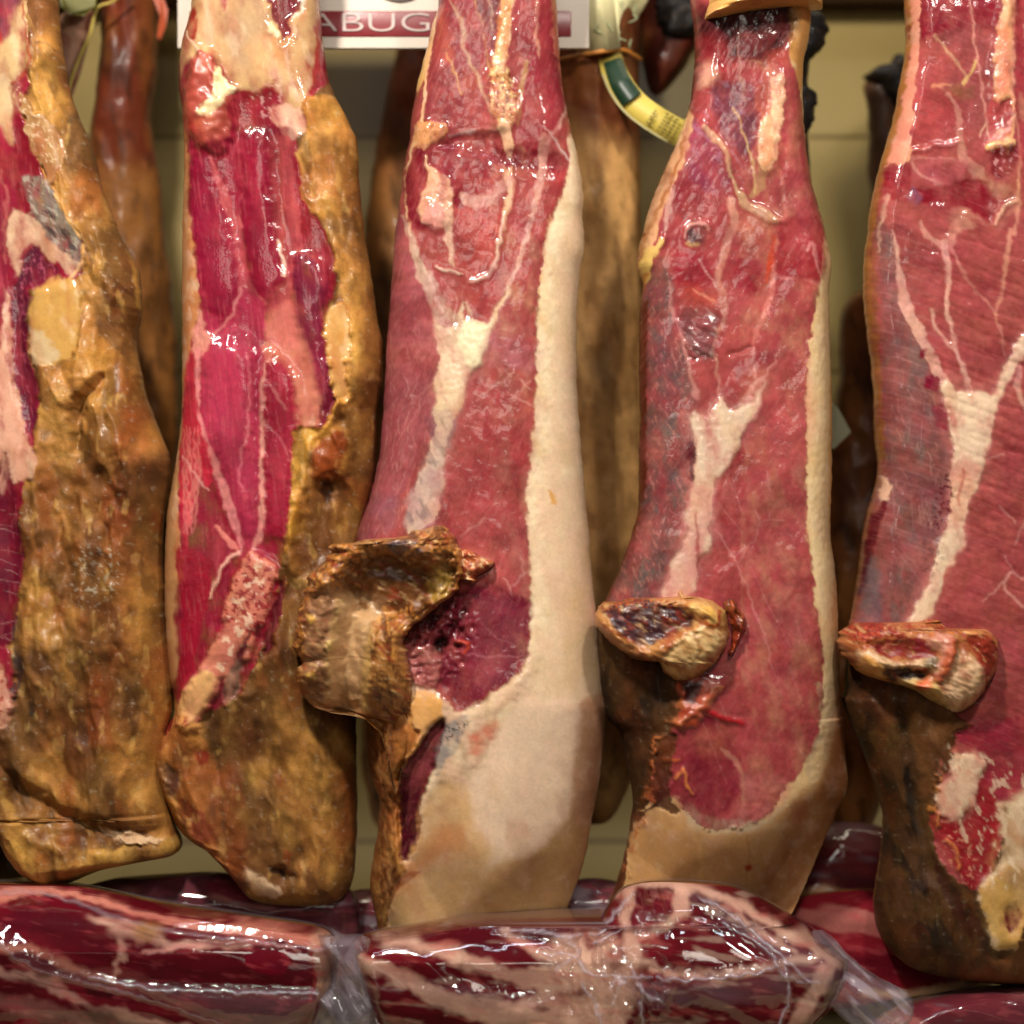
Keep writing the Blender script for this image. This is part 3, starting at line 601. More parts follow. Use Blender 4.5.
    p.f('A5 700,800 770,740 790,780 750,900 A6 710,100 690,250 660,300 700,60 A5 690,920', (160,44,46), a=.6, soft=4)
    # seam tree
    p.l('A6 100,0 140,90 170,210 210,300', [2,8,9,12], (200,160,140), lab=None, wet=1)
    p.f('A6 180,230 220,240 270,330 310,400 345,440 340,520 270,520 240,470 215,360', (198,160,140), wet=1, lab=MEAT, h=1)
    p.f('A6 340,430 400,430 470,440 520,360 545,320 545,400 500,520 460,680 400,800 350,940 310,1040 A7 650,0 600,110 500,130 A6 200,1010 220,850 230,700 235,560 230,440 290,440', (188,116,108), a=.6, soft=7, wp=5)
    p.f('A6 360,470 385,445 440,455 460,465 500,380 540,310 525,380 480,490 460,550 440,620 400,680 360,780 330,850 310,940 290,1020 A7 640,0 600,100 510,120 520,0 A6 210,1010 240,850 245,700 255,560 240,470 300,480', (220,192,160), wet=1, lab=FAT, h=1.5, soft=3.5, wp=4, ws=22)
    p.f('A6 345,470 385,445 460,465 470,480 440,610 400,640 370,600 345,560', (232,218,178), a=.9, lab=FAT, h=1.5)
    p.f('A6 240,820 330,860 290,1020 A7 640,0 600,100 510,120 510,0 A6 220,1000', (170,140,138), a=.7, soft=4)
    p.spots((90,70,80), 9, .15, .55, .55, 1.2, 3, seed=87, region='A6 225,760 320,860 280,1020 A7 600,60 500,60 A6 210,950')
    p.l('A6 340,480 360,380 375,380 395,440', [6,3,3,5], (218,180,155), h=1)
    p.l('A6 300,0 300,100 315,220', [9,8,2], (218,170,145), lab=None, wet=1)
    p.l('A6 525,0 510,110 490,210 455,260 410,278 385,285', [3,3,4,4,3,2], (224,185,165), h=2)
    p.l('A6 250,225 290,235 350,250', [2,4,1], (220,185,165), h=2)
    p.l('A6 540,310 570,250 610,130 640,20', [3,2,2,2], (214,165,150), a=.8)
    p.l('A6 355,250 370,330 360,380', [1,1,2], (150,50,50), a=.7)
    p.f('A6 375,300 480,280 530,300 490,390 460,450 400,430 380,380', (170,62,60), a=.6, soft=6)
    # right of the seam
    p.f('A6 470,500 560,520 660,560 665,650 560,640 450,600', (196,120,128), a=.6, soft=8, wet=1)
    p.f('A6 400,700 500,720 660,760 655,1000 A7 900,100 720,160 620,60 A6 300,1000 330,870', (150,44,54), a=.55, soft=10, wet=.9)
    p.spots((232,205,205), 4.5, .15, .5, .65, .6, 2.2, seed=88, region='A6 440,720 600,820 660,900 640,1000 480,1000 330,900 360,830', wet=1)
    p.spots((232,205,205), 4, .2, .5, .6, -.1, 2.2, seed=89, region='A6 450,540 660,540 660,640 450,640', wet=1)
    p.l('A6 420,760 480,730 530,700 570,650', [1,2,2,1], (220,170,160), a=.7)
    for a_,b_ in (((640,700),(600,740)),((600,690),(640,730)),((650,800),(560,760))): p.l('A6 %d,%d %d,%d'%(*a_,*b_), 1.4, (220,160,150), a=.6)
    p.f('A7 620,20 760,0 960,60 970,380 900,380 760,260 700,120', (180,78,80), a=.5, soft=12)
    for z in ('A7 820,70 760,110 720,140','A7 920,330 960,280 985,260','A7 960,280 950,200','A7 930,420 900,330 880,300','A7 870,520 820,440 900,400'): p.l(z, [1,2,1], (222,160,150), a=.6)
    p.f('A7 970,380 985,440 960,600 900,690 800,780 720,790 640,720 520,640 500,540 560,460 640,400 760,330 860,330', (118,30,48), soft=4, wet=.9, h=-2)
    p.f('A7 760,420 900,400 950,500 900,640 800,720 740,620 730,500', (138,44,66), soft=8, a=.8)
    p.l('A7 740,590 850,600 960,600', [1,2,1], (200,120,130), a=.7); p.l('A7 790,460 850,520 930,560', [1,1,1], (190,110,120), a=.6)
    p.spots((66,10,20), 10, .0, .4, .8, seed=91, region='A7 560,440 700,380 760,440 740,560 640,600 500,560', h=-3)
    p.f('A7 620,540 645,525 665,560 645,600 625,585', (24,8,10), h=-12, hs=3)
    p.f('A7 520,580 600,560 640,600 630,700 560,700 500,660', (196,120,110), a=.7, h=4, wet=1)
    p.spots((236,205,190), 5, .1, .45, .8, seed=92, region='A7 520,580 600,560 630,640 560,690', wet=1)
    p.l('A7 700,540 740,550 730,590', [3,5,3], (190,70,50), h=4)
    p.rel(3, 9, 0, 1, 3, 93, region='A7 500,440 760,420 740,620 560,720 480,620', ridge=True)
    # below it
    p.f('A7 490,720 640,740 690,800 760,800 880,720 990,620 1010,600 960,720 860,830 800,1000 A8 430,250 400,290 300,300 240,430 260,380 320,240 340,60 A7 620,850 540,1000 480,1000', (218,180,150), lab=FAT, wet=1, h=2)
    p.f('A8 440,110 540,50 545,90 480,180 440,170', (204,110,84), a=.85, soft=4, wet=1)
    p.f('A8 310,90 360,60 430,40 400,130 370,180 320,260 300,240', (142,134,132), a=.85, wet=1); p.spots((40,40,46), 4, .1, .4, .8, seed=94, region='A8 330,90 430,60 400,120 340,140')
    p.spots((242,232,215), 4, .1, .5, .8, seed=95, region='A8 300,230 420,80 540,50 430,260 400,300 310,300', wet=1)
    p.f('A7 500,740 640,745 650,830 600,880 500,1024 440,1024 520,830', (226,166,96), lab=FAT, wet=.8, h=3)
    p.l('A7 650,840 610,880 560,960 510,1020 A8 180,230 165,300 165,400 165,560', [3,5,6,6,5,3,3,2], (50,26,16), h=-3)
    p.f('A8 340,55 320,140 290,210 305,240 260,330 230,430 235,500 210,560 180,600 165,500 165,330 200,230 280,110', (84,18,34), lab=MEAT, wet=.7, h=-6, hs=3)
    for k in range(4): p.l('A8 %d,%d %d,%d' % (170,330+60*k,250,300+62*k), [1,3,1], (130,44,56), a=.8)
    p.f('A8 200,300 300,180 320,140 300,240 250,290', (130,40,60), a=.8)
    # brown dried edge on the left
    p.f('A7 300,520 330,600 360,480 440,540 500,520 500,640 520,760 480,900 430,1020 A8 200,50 170,250 150,330 160,560 180,640 130,720 100,900 60,980 -60,900 -40,0 A7 200,800 280,700', (150,92,44), lab=RIND, wet=.4, h=2, wp=4)
    p.f('A8 190,-20 220,60 240,130 180,230 165,330 165,560 150,620 120,600 130,300 150,100', (190,116,54), lab=RIND, h=3)
    for k in range(9): p.l('A8 %d,-40 %d,300 %d,640 %d,900' % (30+17*k, 60+11*k, 90+8*k, 50+6*k), [2,3,3,2], [(198,140,80),(104,58,28),(176,110,56)][k%3], a=.6, h=(1.5 if k%3 != 1 else -1.5), wp=4)
    p.l('A8 100,500 130,600 110,760 95,900', [3,4,3,2], (214,160,96), a=.6)
    p.f('A8 -60,900 60,900 -20,600 40,690 60,980', (100,70,40), a=.6)
    p.scratches(10, (440,250,540,560), -.9, 70, (214,140,130), .3, 40); p.scratches(8, (385,260,450,480), -1.2, 80, (214,150,140), .3, 41)
    p.crease(577,640,569,800,.55); p.crease(590,790,520,852,.34, cap=90); p.crease(560,848,460,842,.22, cap=90); p.crease(482,850,440,775,.22, cap=60); p.crease(520,940,508,850,.10)
    p.H *= 1
    cutmeat(p, '_ 340,-80 600,-80 600,950 340,950')
    p.spots((240,222,192), 5, .2, .6, .5, 0, 1, seed=96, region='A6 680,0 760,0 750,400 725,1000 A7 990,600 960,700 940,600 970,0 A6 655,900 670,400', wet=1)
    p.rel(.35, 6, 0, 1, 2, 97, region='A5 800,740 860,860 A6 790,0 760,300 735,1000 A7 1020,600 940,750 960,500 970,0 A6 655,900 670,400 700,150')
    p.f('A7 1020,480 1040,480 1040,510 1020,505', (214,140,40), a=0)
    p.f('_ 548,492 553,492 554,502 549,503', (216,150,50), a=.8)
    rindlook(p, .55)
poly3 = '_ 438,-70 A5 250,0 225,110 190,250 165,340 140,470 125,600 105,700 85,850 65,1000 A6 55,200 40,400 25,600 10,850 0,1000 A7 350,0 300,160 _ 362,580 372,620 Q2 205,180 215,400 240,480 235,560 222,640 218,700 235,790 _ 382,945 460,962 550,950 A8 800,860 880,640 920,430 945,300 970,60 968,0 Q2 780,200 760,0 A6 862,1000 850,850 842,700 840,450 850,250 872,130 865,0 A5 868,850 850,700 815,550 785,400 765,200 755,0 _ 553,-70'
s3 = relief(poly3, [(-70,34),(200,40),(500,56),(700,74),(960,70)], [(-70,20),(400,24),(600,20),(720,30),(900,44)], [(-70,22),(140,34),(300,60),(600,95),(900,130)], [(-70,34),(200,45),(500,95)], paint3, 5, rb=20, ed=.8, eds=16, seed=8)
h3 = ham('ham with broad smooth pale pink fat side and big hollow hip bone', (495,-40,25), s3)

# ---------------- fourth ham
def paint4(p):
    base(p, 735, (98,44,30), (214,178,128), 640)
    p.f('B1 290,-300 700,-300 705,250 740,330 780,560 820,800 860,1000 B2 850,100 830,300 800,450 780,600 770,760 775,1023 B3 805,120 810,340 850,650 870,900 860,1023 B4 830,200 790,290 700,400 640,500 560,540 400,560 330,500 270,440 180,480 180,300 280,150 300,0 B3 340,900 300,800 20,640 150,500 230,250 240,0 B2 110,1023 105,400 130,260 B1 120,1000 250,650 300,450 330,250', (168,70,72), lab=MEAT, wet=.8)
    p.f('B2 100,280 160,180 210,280 210,420 260,560 300,720 310,860 290,1023 B3 400,60 370,250 330,400 280,560 250,600 90,600 200,350 235,150 245,0 B2 105,1023 110,500', (112,76,74), lab=MEAT, soft=4, wet=.9)  # grey sheen of this edge painted into the meat colour
    p.spots((104,94,90), 22, .0, .5, .6, 1.4, 2, seed=301, region='B2 110,300 210,420 310,860 B3 380,200 250,560 120,560 235,100')
    p.spots((146,62,66), 14, .05, .5, .6, 1.4, 2, seed=302, region='B2 110,300 210,420 310,860 B3 380,200 250,560 120,560 235,100')
    p.spots((190,120,110), 4, .25, .6, .5, 1.2, 2.4, seed=303, region='B2 110,300 210,420 310,860 B3 380,200 250,560 120,560 235,100')
    p.l('_ 645,305 B2 95,600 95,1000 B3 225,150 200,300 140,460 85,590', [3,4,4,5,5,5], (98,40,24), wet=.8)
    # fat
    p.f('B2 855,0 900,100 950,300 960,1023 B3 1000,0 1040,1023 B4 1000,0 1100,500 850,1000 -60,1000 60,700 140,520 270,430 330,500 400,560 520,545 620,530 700,470 790,400 850,300 860,150 B4 830,200 860,0 B3 865,900 870,800 840,640 820,400 808,200 805,0 B2 775,900 770,760 790,560 830,330 850,120', (222,192,146), lab=FAT, wet=.85)
    p.f('B3 935,480 1000,600 1050,1023 B4 1100,400 850,1000 -60,1000 70,700 130,530 270,440 340,520 430,565 540,550 640,520 760,420 850,350 900,180 920,0 B3 925,900 900,700 905,560', (200,154,106), lab=FAT, wet=.3, soft=3)
    p.l('B2 897,560 885,800 885,1023 B3 910,330 925,450', [3,5,5,4], (206,150,84), a=.8, wet=.5)
    p.f('B4 820,0 860,0 930,0 880,200 850,330 800,380 780,300 840,150', (196,168,130), a=.8, wet=1)
    p.spots((240,225,200), 4.5, .1, .5, .6, seed=304, region='B2 780,500 890,500 895,1023 B3 910,500 930,700 B4 890,100 850,340 700,470 500,550 B3 870,900 820,300', wet=1)
    p.f('B4 850,360 880,200 930,-40 1020,0 1020,500 860,700 780,900 580,930 640,740 700,560 760,430', (150,92,54), soft=12, a=.8)  # right side darkened in the fat colour in place of shade
    p.f('B4 850,370 900,200 950,0 1000,0 1000,420 860,640 870,500', (128,72,42), soft=10, a=.75)
    p.f('B4 700,520 780,440 800,500 740,560', (150,70,50), soft=12, a=.6)
    p.f('B4 130,530 260,500 310,560 370,620 400,780 380,880 80,880 110,650', (188,138,84), soft=8, a=.7)
    p.f('B4 390,620 540,580 640,600 620,760 560,900 420,900', (182,130,78), soft=10, a=.5)
    p.l('B4 340,540 380,650 390,800', [5,5,3], (206,160,104), a=.6); p.l('B4 560,580 570,720 560,880', [2,2,2], (150,96,56), a=.4)
    p.f('B4 555,710 580,705 582,725 565,732', (160,60,30), wp=.5)
    # top
    p.f('B1 690,-300 830,-300 820,60 800,180 780,300 775,370 750,400 730,310 705,250 700,80', (204,148,86), lab=FAT, wet=.6, soft=2)
    p.f('B1 340,60 700,60 700,240 620,290 560,300 480,280 420,300 350,240', (50,12,18), lab=MEAT, soft=8, wet=.8)  # shadow cast by the collar, painted dark on the meat
    p.f('B1 340,180 420,200 450,260 430,400 350,260', (140,30,40), soft=8, a=.8)
    p.f('B1 330,310 370,290 405,330 400,370 340,400 330,380', (222,160,140), lab=None, soft=5, wet=1, h=3)
    p.f('B1 620,260 660,240 700,260 690,310 610,300', (170,60,52), soft=6, a=.8)
    p.f('B1 390,390 560,400 560,620 500,700 450,650 400,560 380,450', (112,58,72), soft=4, a=.9, wet=1)
    p.f('B1 270,520 340,560 440,680 460,800 400,860 280,780', (140,58,80), soft=5, a=.85, wet=1)
    p.spots((196,150,170), 8, .25, .7, .3, .8, 2, seed=305, region='B1 280,500 340,380 500,420 560,700 430,760 290,700', wet=1)
    p.f('B1 625,360 680,355 680,480 660,620 640,730 600,760 570,700 575,560 605,520 620,440', (226,178,140), lab=BONE, wet=1, h=3)
    p.f('B1 590,520 620,500 630,700 590,740', (214,130,80), a=.6)
    p.f('B1 560,410 620,400 620,520 570,500', (180,90,80), a=.8)
    p.l('B1 590,750 580,820 545,860', [9,9,5], (190,140,100), a=.8, lab=None)
    p.l('B1 470,490 510,590 545,720 555,850', [2,2,3,3], (214,170,120), a=.85)
    p.l('B1 490,180 495,300 515,460', [1,2,2], (180,130,120), a=.7); p.l('B1 590,300 520,290 560,300', 1, (200,150,110), a=.6)
    p.l('B1 340,570 390,620 440,680 450,760 480,830 520,890 570,920 640,960 680,970', [5,7,6,3,4,9,10,9,4], (206,158,125), a=.85, wet=1, h=2)
    p.l('B1 690,300 710,500 705,740', [4,6,5], (190,105,95), a=.6, fade=.8)
    p.l('B1 670,760 680,860 685,960 B2 650,50 640,200 620,360 560,500 550,560', [2,3,5,6,6,7,5,4,3], (210,120,110), a=.85, wet=1)
    p.l('B2 635,90 625,200 600,290', [4,5,3], (196,60,30), a=.8)
    p.f('B1 250,560 300,470 290,600 260,720 200,850 160,980 B2 150,100 100,180 90,260 70,190 110,0 B1 140,850', (200,150,110), lab=FAT, wet=1, soft=2)
    p.l('B1 270,600 230,740 160,900 B2 110,60 80,190', [3,4,4,4,4], (150,86,40), a=.8)
    p.f('B2 110,140 165,100 170,120 130,200 115,260 95,290 90,250 75,190', (214,178,96), lab=FAT, wet=.7, h=4)
    p.f('B2 95,240 125,240 110,270 90,290', (190,100,30), a=.8)
    p.l('B1 215,820 200,900 180,1000', [5,6,4], (216,165,150), a=.8)
    p.f('B1 240,800 310,820 370,900 330,960 250,950 220,880', (142,40,54), a=.8, soft=3, wet=1)
    p.f('B1 300,960 B2 340,40 358,70 350,100 300,130 270,100 265,60 290,40', (84,56,60), wet=1, h=2)
    p.l('B2 262,100 268,60 300,35 350,45 362,70', [2,3,4,4,2], (206,140,130), h=2, wet=1)
    p.l('B2 270,120 300,128 320,122', [3,4,3], (196,150,100))
    p.f('B1 450,900 560,940 640,960 680,970 B2 650,60 600,180 540,170 440,60 460,20', (168,98,78), a=.7, soft=6, wet=1)
    p.l('B1 455,880 470,980 B2 445,100 420,200 400,280 420,340 430,430 400,500 385,560 400,680 415,780', [8,9,8,7,6,8,5,4,3,3,4], (206,140,122), a=.85, wet=1)
    p.f('B2 430,190 500,180 590,230 590,330 520,330 430,300 420,240', (142,24,44), soft=4, a=.85, wet=1)
    p.f('B2 660,30 850,20 840,260 650,260 650,120', (146,30,44), soft=4, a=.85)
    p.f('B2 220,140 330,160 380,240 350,300 240,300 200,220', (150,26,44), soft=6, a=.85)
    p.f('B2 260,300 330,310 400,340 390,380 320,390 270,350', (196,76,60), soft=10, a=.75); p.l('B2 290,310 340,340 400,370', [1,3,1], (240,150,120), a=.8)
    p.l('B2 325,190 360,250 410,320', [2,2,1], (214,150,140), a=.7)
    p.l('B2 660,265 740,265 830,290', [3,4,3], (214,130,125), a=.7, fade=.6); p.l('B2 780,150 800,120 830,240', [3,4,2], (216,140,135), a=.6)
    p.f('B2 250,400 330,390 410,430 390,480 380,600 300,600 260,540 240,450', (110,76,76), soft=6, a=.8, wet=1)
    p.rel(1.6, 9, .5, 3, 2, 306, region='B2 240,400 420,400 390,600 260,560')
    p.spots((200,170,165), 5, .35, .7, .5, .6, 2, seed=307, region='B2 240,400 420,400 390,600 260,560', wet=1)  # wet highlights kept as pale spots of colour
    p.l('B2 265,560 290,600 340,590 380,605', [1,2,1,2], (50,24,24), h=-3); p.l('B2 440,590 490,575 540,550', [1,2,1], (70,26,26), h=-3)
    p.l('B2 205,280 210,400 245,500 270,600 295,700 310,760', [2,4,3,3,3,8], (196,130,125), a=.8)
    p.l('B2 550,560 550,690', [3,2], (220,150,140)); p.l('B2 640,610 600,670 550,720 500,800', [2,3,5,9], (218,150,140), a=.9, wet=1)
    p.f('B2 440,430 560,520 540,700 470,810 410,730 400,600', (160,62,60), a=.5, soft=6)
    p.f('B2 260,820 340,820 400,740 480,800 600,680 640,640 600,760 540,900 500,1023 B3 580,0 560,120 500,220 490,340 440,450 400,570 270,575 310,440 350,300 370,150 380,0 B2 260,1023', (190,116,108), a=.6, soft=7, wp=5)
    p.f('B2 300,840 350,850 400,770 420,770 470,830 520,800 580,720 600,700 570,800 520,880 480,950 460,1023 B3 560,0 540,80 480,160 475,280 440,400 410,450 385,560 290,575 330,440 370,300 395,150 410,0 B2 300,1023', (218,190,164), lab=FAT, wet=1, h=1.5, soft=4, wp=5, ws=24)
    p.f('B3 400,180 470,180 460,300 430,400 390,560 290,570 340,430 380,300', (206,140,130), a=.75, soft=4)
    p.l('B3 405,270 415,400 410,460', [2,4,2], (150,50,50), a=.7)
    p.f('B3 560,40 590,60 530,170 500,200 530,290 510,310 475,260 490,170', (146,30,40), a=.85, wet=1)
    p.f('B3 380,30 405,20 400,140 385,130', (66,22,36), a=.9); p.f('B2 270,970 300,960 300,1023 265,1023', (66,22,36), a=.8)
    p.spots((230,200,205), 4.5, .2, .55, .55, 0, 1, seed=308, region='B2 500,850 560,800 560,1000 470,1000', wet=1)
    p.f('B2 650,600 780,600 770,1023 540,1023 560,850', (188,84,82), a=.55, soft=10)
    for z in ('B3 480,330 560,460 640,680 680,820','B3 620,250 640,310 600,380 560,440','B3 720,290 640,300','B3 660,120 670,180','B4 430,130 470,220','B4 740,210 770,280'): p.l(z, [1,1.6,1], (222,150,145), a=.5)
    p.spots((232,190,190), 3.5, .25, .6, .6, .2, 2, seed=309, region='B3 770,380 860,440 880,900 820,800', wet=1)
    # lower left: ragged edge, rind
    p.f('B4 340,130 420,110 500,220 540,340 520,430 430,500 330,490 270,430 220,330 260,200', (138,40,54), soft=5, wet=1)
    p.f('B4 360,180 460,170 500,260 440,260 360,250', (192,110,80), a=.6, soft=8, wet=1)
    p.f('B4 510,340 660,360 720,400 640,500 500,520 540,420', (196,116,108), a=.7, soft=8, wet=1)
    p.f('B4 320,460 440,520 640,510 700,440 600,560 420,570 340,540', (200,178,150), a=.7, soft=4, wet=1)
    p.l('B4 390,90 460,130 540,145', [5,6,3], (180,36,44), h=3)
    p.l('B4 450,240 530,320 540,440', [3,4,3], (196,130,110), a=.7)
    p.f('B4 -100,-140 330,-160 300,0 290,130 250,170 210,260 190,400 180,470 120,540 100,700 60,860 -100,860', (84,52,24), lab=RIND, wet=.25, soft=1.6, h=-6, hs=8, wp=3)
    p.f('B4 200,260 280,200 260,420 300,500 200,480 120,600 100,720 80,880 40,880 110,560 190,470', (96,34,24), lab=RIND, a=.9, wet=.6)
    p.f('B3 340,860 470,860 490,880 440,960 400,1023 330,1023 350,950', (170,70,44), lab=BONE, wet=.8, h=5)
    p.l('B3 350,880 350,960 340,1010 B4 290,80 270,150 220,210 195,300 195,400 175,470 120,620 90,740', [5,6,8,7,7,6,5,4,3,4,4], (176,96,50), h=3, soft=4, lab=BONE, wp=7, fade=.8)
    p.l('B4 440,10 380,90 320,130 270,150', [6,8,6,4], (196,120,80), h=3, soft=4, wp=6, lab=BONE, fade=.8)
    p.l('B4 280,360 310,330 330,400 345,420', [2,3,3,2], (222,130,70), h=3); p.l('B4 240,290 290,290', 3, (200,90,50), h=2)
    p.f('B3 370,870 430,880 400,930 360,930', (64,14,16), h=-3)
    p.spots((36,24,12), 16, -.1, .4, .7, 1.5, 2.4, seed=310, region='B4 -100,-140 300,-100 280,130 180,300 120,540 -100,860')
    p.scratches(14, (680,420,810,760), 1.05, 80, (216,150,145), .35, 42)
    p.crease(838,560,820,775,.45); p.crease(818,772,745,818,.34, cap=90); p.crease(760,820,690,824,.22, cap=90); p.crease(706,826,660,796,.25, cap=60)
    cutmeat(p, '_ 600,110 850,110 850,900 600,900', -1.0, 40, .8)
    p.rel(.35, 6, 0, 1, 2, 311, region='B2 850,150 890,300 895,1023 B3 925,600 B4 880,100 840,340 700,480 400,560 500,520 B3 870,900 810,200 B2 780,700')
    rindlook(p, .6, .15); p.C[p.L == RIND] *= .62  # brown rind darkened further for the shade under the hip bone
poly4 = '_ 690,-70 B1 300,0 315,100 318,250 300,430 260,560 200,700 140,850 95,1000 B2 72,190 98,270 85,400 80,600 85,850 B3 215,0 215,150 213,250 185,360 140,480 90,590 _ 597,640 600,680 B4 25,140 75,200 100,300 120,400 130,480 118,580 95,700 70,790 50,850 _ 610,905 640,930 740,940 780,930 B4 750,930 820,780 880,640 930,520 975,420 965,300 960,150 B3 955,1000 945,800 938,600 930,480 912,330 918,150 918,0 B2 903,850 895,550 890,300 900,180 860,0 B1 820,800 795,650 778,450 780,280 800,180 812,45 _ 808,-70'
s4 = relief(poly4, [(-70,36),(200,38),(500,50),(700,62),(930,60)], [(-70,20),(400,24),(600,28),(720,66),(900,50)], [(-70,20),(240,26),(600,32),(720,56),(900,105)], [(-70,40),(200,50),(500,95)], paint4, 0, rb=20, ed=.8, eds=16, seed=11)
h4 = ham('ham with a rind collar at its top and grey sheen down its left edge', (750,-40,25), s4)

# ---------------- fifth ham
def paint5(p):
    base(p, 1030, (150,84,56), (168,76,76), 640)
    p.f('_ 840,-200 1200,-200 1200,700 B8 683,300 560,330 520,480 480,600 390,560 340,420 400,100 B7 600,1100 300,900 60,760 B7 110,640 160,330 205,200 205,0 B6 225,1000 215,500 200,200 B5 205,950 260,700 380,-60', (170,76,76), lab=MEAT, wet=.75)
    p.f('B6 205,0 290,200 320,400 400,600 460,740 500,860 505,1023 B7 430,0 430,250 380,430 280,660 110,660 150,450 200,230 210,0 B6 235,1000 225,600', (134,80,78), lab=MEAT, soft=4, wet=.8)
    p.spots((120,98,94), 20, .0, .5, .6, 1.4, 2.2, seed=401, region='B6 205,0 290,200 400,600 500,860 B7 430,200 280,640 120,640 210,0 B6 225,500')
    p.spots((160,84,80), 14, .0, .5, .5, 1.4, 2.2, seed=402, region='B6 205,0 290,200 400,600 500,860 B7 430,200 280,640 120,640 210,0 B6 225,500')
    p.scratches(40, (880,380,930,520), 1.45, 16, (214,150,140), .45, 8); p.scratches(14, (860,500,920,610), 1.5, 40, (176,150,150), .35, 9)
    # top
    p.f('B5 380,-300 780,-300 760,130 600,160 440,180 385,180', (136,26,46), soft=1.5, wet=.9, h=2)
    p.f('B5 445,185 690,140 700,400 650,560 560,560 480,420 540,300', (150,72,74), soft=4, a=.8, wet=.9)
    p.f('B5 360,420 540,450 560,620 340,680 330,560', (172,66,68), soft=5, a=.8)
    p.l('B5 580,-60 600,150 620,280 650,480 655,560', [2,2,3,2,2], (220,150,135), a=.85)
    p.l('B5 655,570 630,610', 2, (230,170,150)); p.l('B5 660,560 670,620', 2, (230,170,150))
    p.l('B5 440,190 500,260 550,320 580,370', [2,3,2,2], (205,150,120), a=.8); p.l('B5 615,300 590,340 565,390', [3,3,3], (214,176,110)); p.l('B5 430,400 510,392', 2, (216,140,110))
    p.f('B5 500,400 600,400 590,450 520,440', (140,100,60), a=.5, soft=5)
    p.l('B5 490,430 540,500 545,600 565,700 620,760', [3,6,5,9,12], (214,145,130), a=.8, wet=1)
    p.l('B5 350,670 450,650 560,630', [2,4,2], (220,140,140), a=.8, fade=.7, h=2); p.l('B5 345,700 470,700 550,715', [2,2,1], (210,130,125), a=.7)
    p.f('B5 345,710 560,715 545,800 480,820 400,790', (190,96,98), soft=4, a=.7, wet=1)
    p.l('B5 345,720 390,780 470,815', [3,4,3], (216,140,130), a=.8)
    p.f('B5 235,740 340,740 340,860 300,880 230,850', (146,30,44), soft=3, wet=1)
    p.f('B5 340,830 480,820 620,780 700,850 680,960 600,940 540,920 480,900 400,900', (140,26,42), soft=4, wet=1, h=-2)
    p.f('B5 325,860 350,835 380,860 375,890 340,890', (134,86,110), soft=3, wet=1, h=2)
    p.f('B5 500,960 540,910 620,940 680,985 780,860 790,880 720,990 B6 640,30 560,20 B5 540,1000', (204,130,115), soft=4, a=.8, wet=1)
    p.l('B5 700,980 730,910 785,880', [3,4,3], (224,160,140), h=2)
    p.f('B5 345,-300 385,-300 385,180 365,400 340,640 330,720 270,720 240,700 290,530 320,380 350,200', (214,140,116), lab=FAT, wet=.8, soft=1.5)
    p.l('B5 345,-60 350,200 320,380 290,530 240,700 205,850 185,1000 B6 170,200 170,330 190,500 215,700 222,900 228,1020', [5,5,5,5,6,6,5,6,6,7,6,6], (166,106,52))
    p.l('B5 245,850 215,1000 B6 210,150', [4,2,2], (220,170,150), a=.7)
    # bone strip
    p.f('B5 720,60 775,-300 790,-300 775,100 770,640 700,665 665,660 690,600 760,540 750,440 700,480 690,300', (224,164,120), lab=BONE, wet=.9, h=4)
    p.f('B5 705,150 745,150 750,380 705,460 700,300', (216,112,84), a=.7, soft=4)
    p.f('B5 660,480 760,470 755,600 680,620', (186,70,74), a=.8, wet=1)
    p.l('B5 665,655 710,650 770,640', [6,9,6], (232,190,120), h=3, lab=BONE)
    p.f('B5 690,660 780,650 790,740 720,780 670,740', (128,32,40), soft=3, wet=1); p.spots((214,150,150), 5, .2, .5, .8, seed=403, region='B5 680,660 790,650 790,750 700,780', wet=1)
    p.l('B5 780,-60 772,300 770,480 800,640 790,880 775,1020 B6 760,60 740,200 720,330 695,420', [4,4,4,4,3,4,4,4,3,3], (222,150,125), a=.85, wet=1)
    p.f('B5 800,-300 1100,-300 1100,900 860,900 800,700 780,400', (166,52,62), soft=4, a=.85)
    p.l('B5 830,150 835,300', [4,4], (220,170,150), a=.6); p.f('B5 790,420 853,500 820,560 790,500', (200,130,110), a=.7)
    p.f('B5 620,740 700,800 760,830 700,860 640,790', (206,150,120), a=.8, soft=5, wet=1)
    # diagonal knife ridges
    for k in range(22):
        y = 235+k*13+((k*7)%5)*2; x0 = 935-((k*3)%4)*6+ (8 if k > 12 else 0); r = .36+.02*((k*5)%3)
        p.l(np.array([(x0,y),(x0+50,y+50*r),(x0+100,y+100*r),(x0+180,y+185*r)], np.float32), [1,2.6,2.6,2], (134,42,48), a=.45, h=-1.3, hs=3, wp=2, ws=25, fade=1.0)
    for k in range(12):
        y = 470+k*20; p.l(np.array([(958,y),(1000,y+16),(1060,y+42)], np.float32), [1,2,2], (140,44,52), a=.45, h=-1, wp=2, fade=1.2)
    for k in range(26):
        y = 235+k*12; p.l(np.array([(870,y),(900,y+9),(930,y+20)], np.float32), [.6,1.2,.6], (196,140,140), a=.3, wp=1)
    # seams
    p.l('B6 265,60 290,220 310,360 370,490 420,600 480,720', [2,5,11,11,9,13], (222,164,148), wet=.9)
    p.l('B6 380,30 410,90 470,130', [3,6,6], (214,150,135), a=.8)
    p.f('B6 480,130 520,30 570,10 620,50 540,80 510,140 490,190', (216,145,128), wet=.9)
    p.l('B6 480,120 495,250 490,400 515,500 520,560 560,660 580,740', [8,4,5,4,4,5,8], (224,164,146), wet=.9)
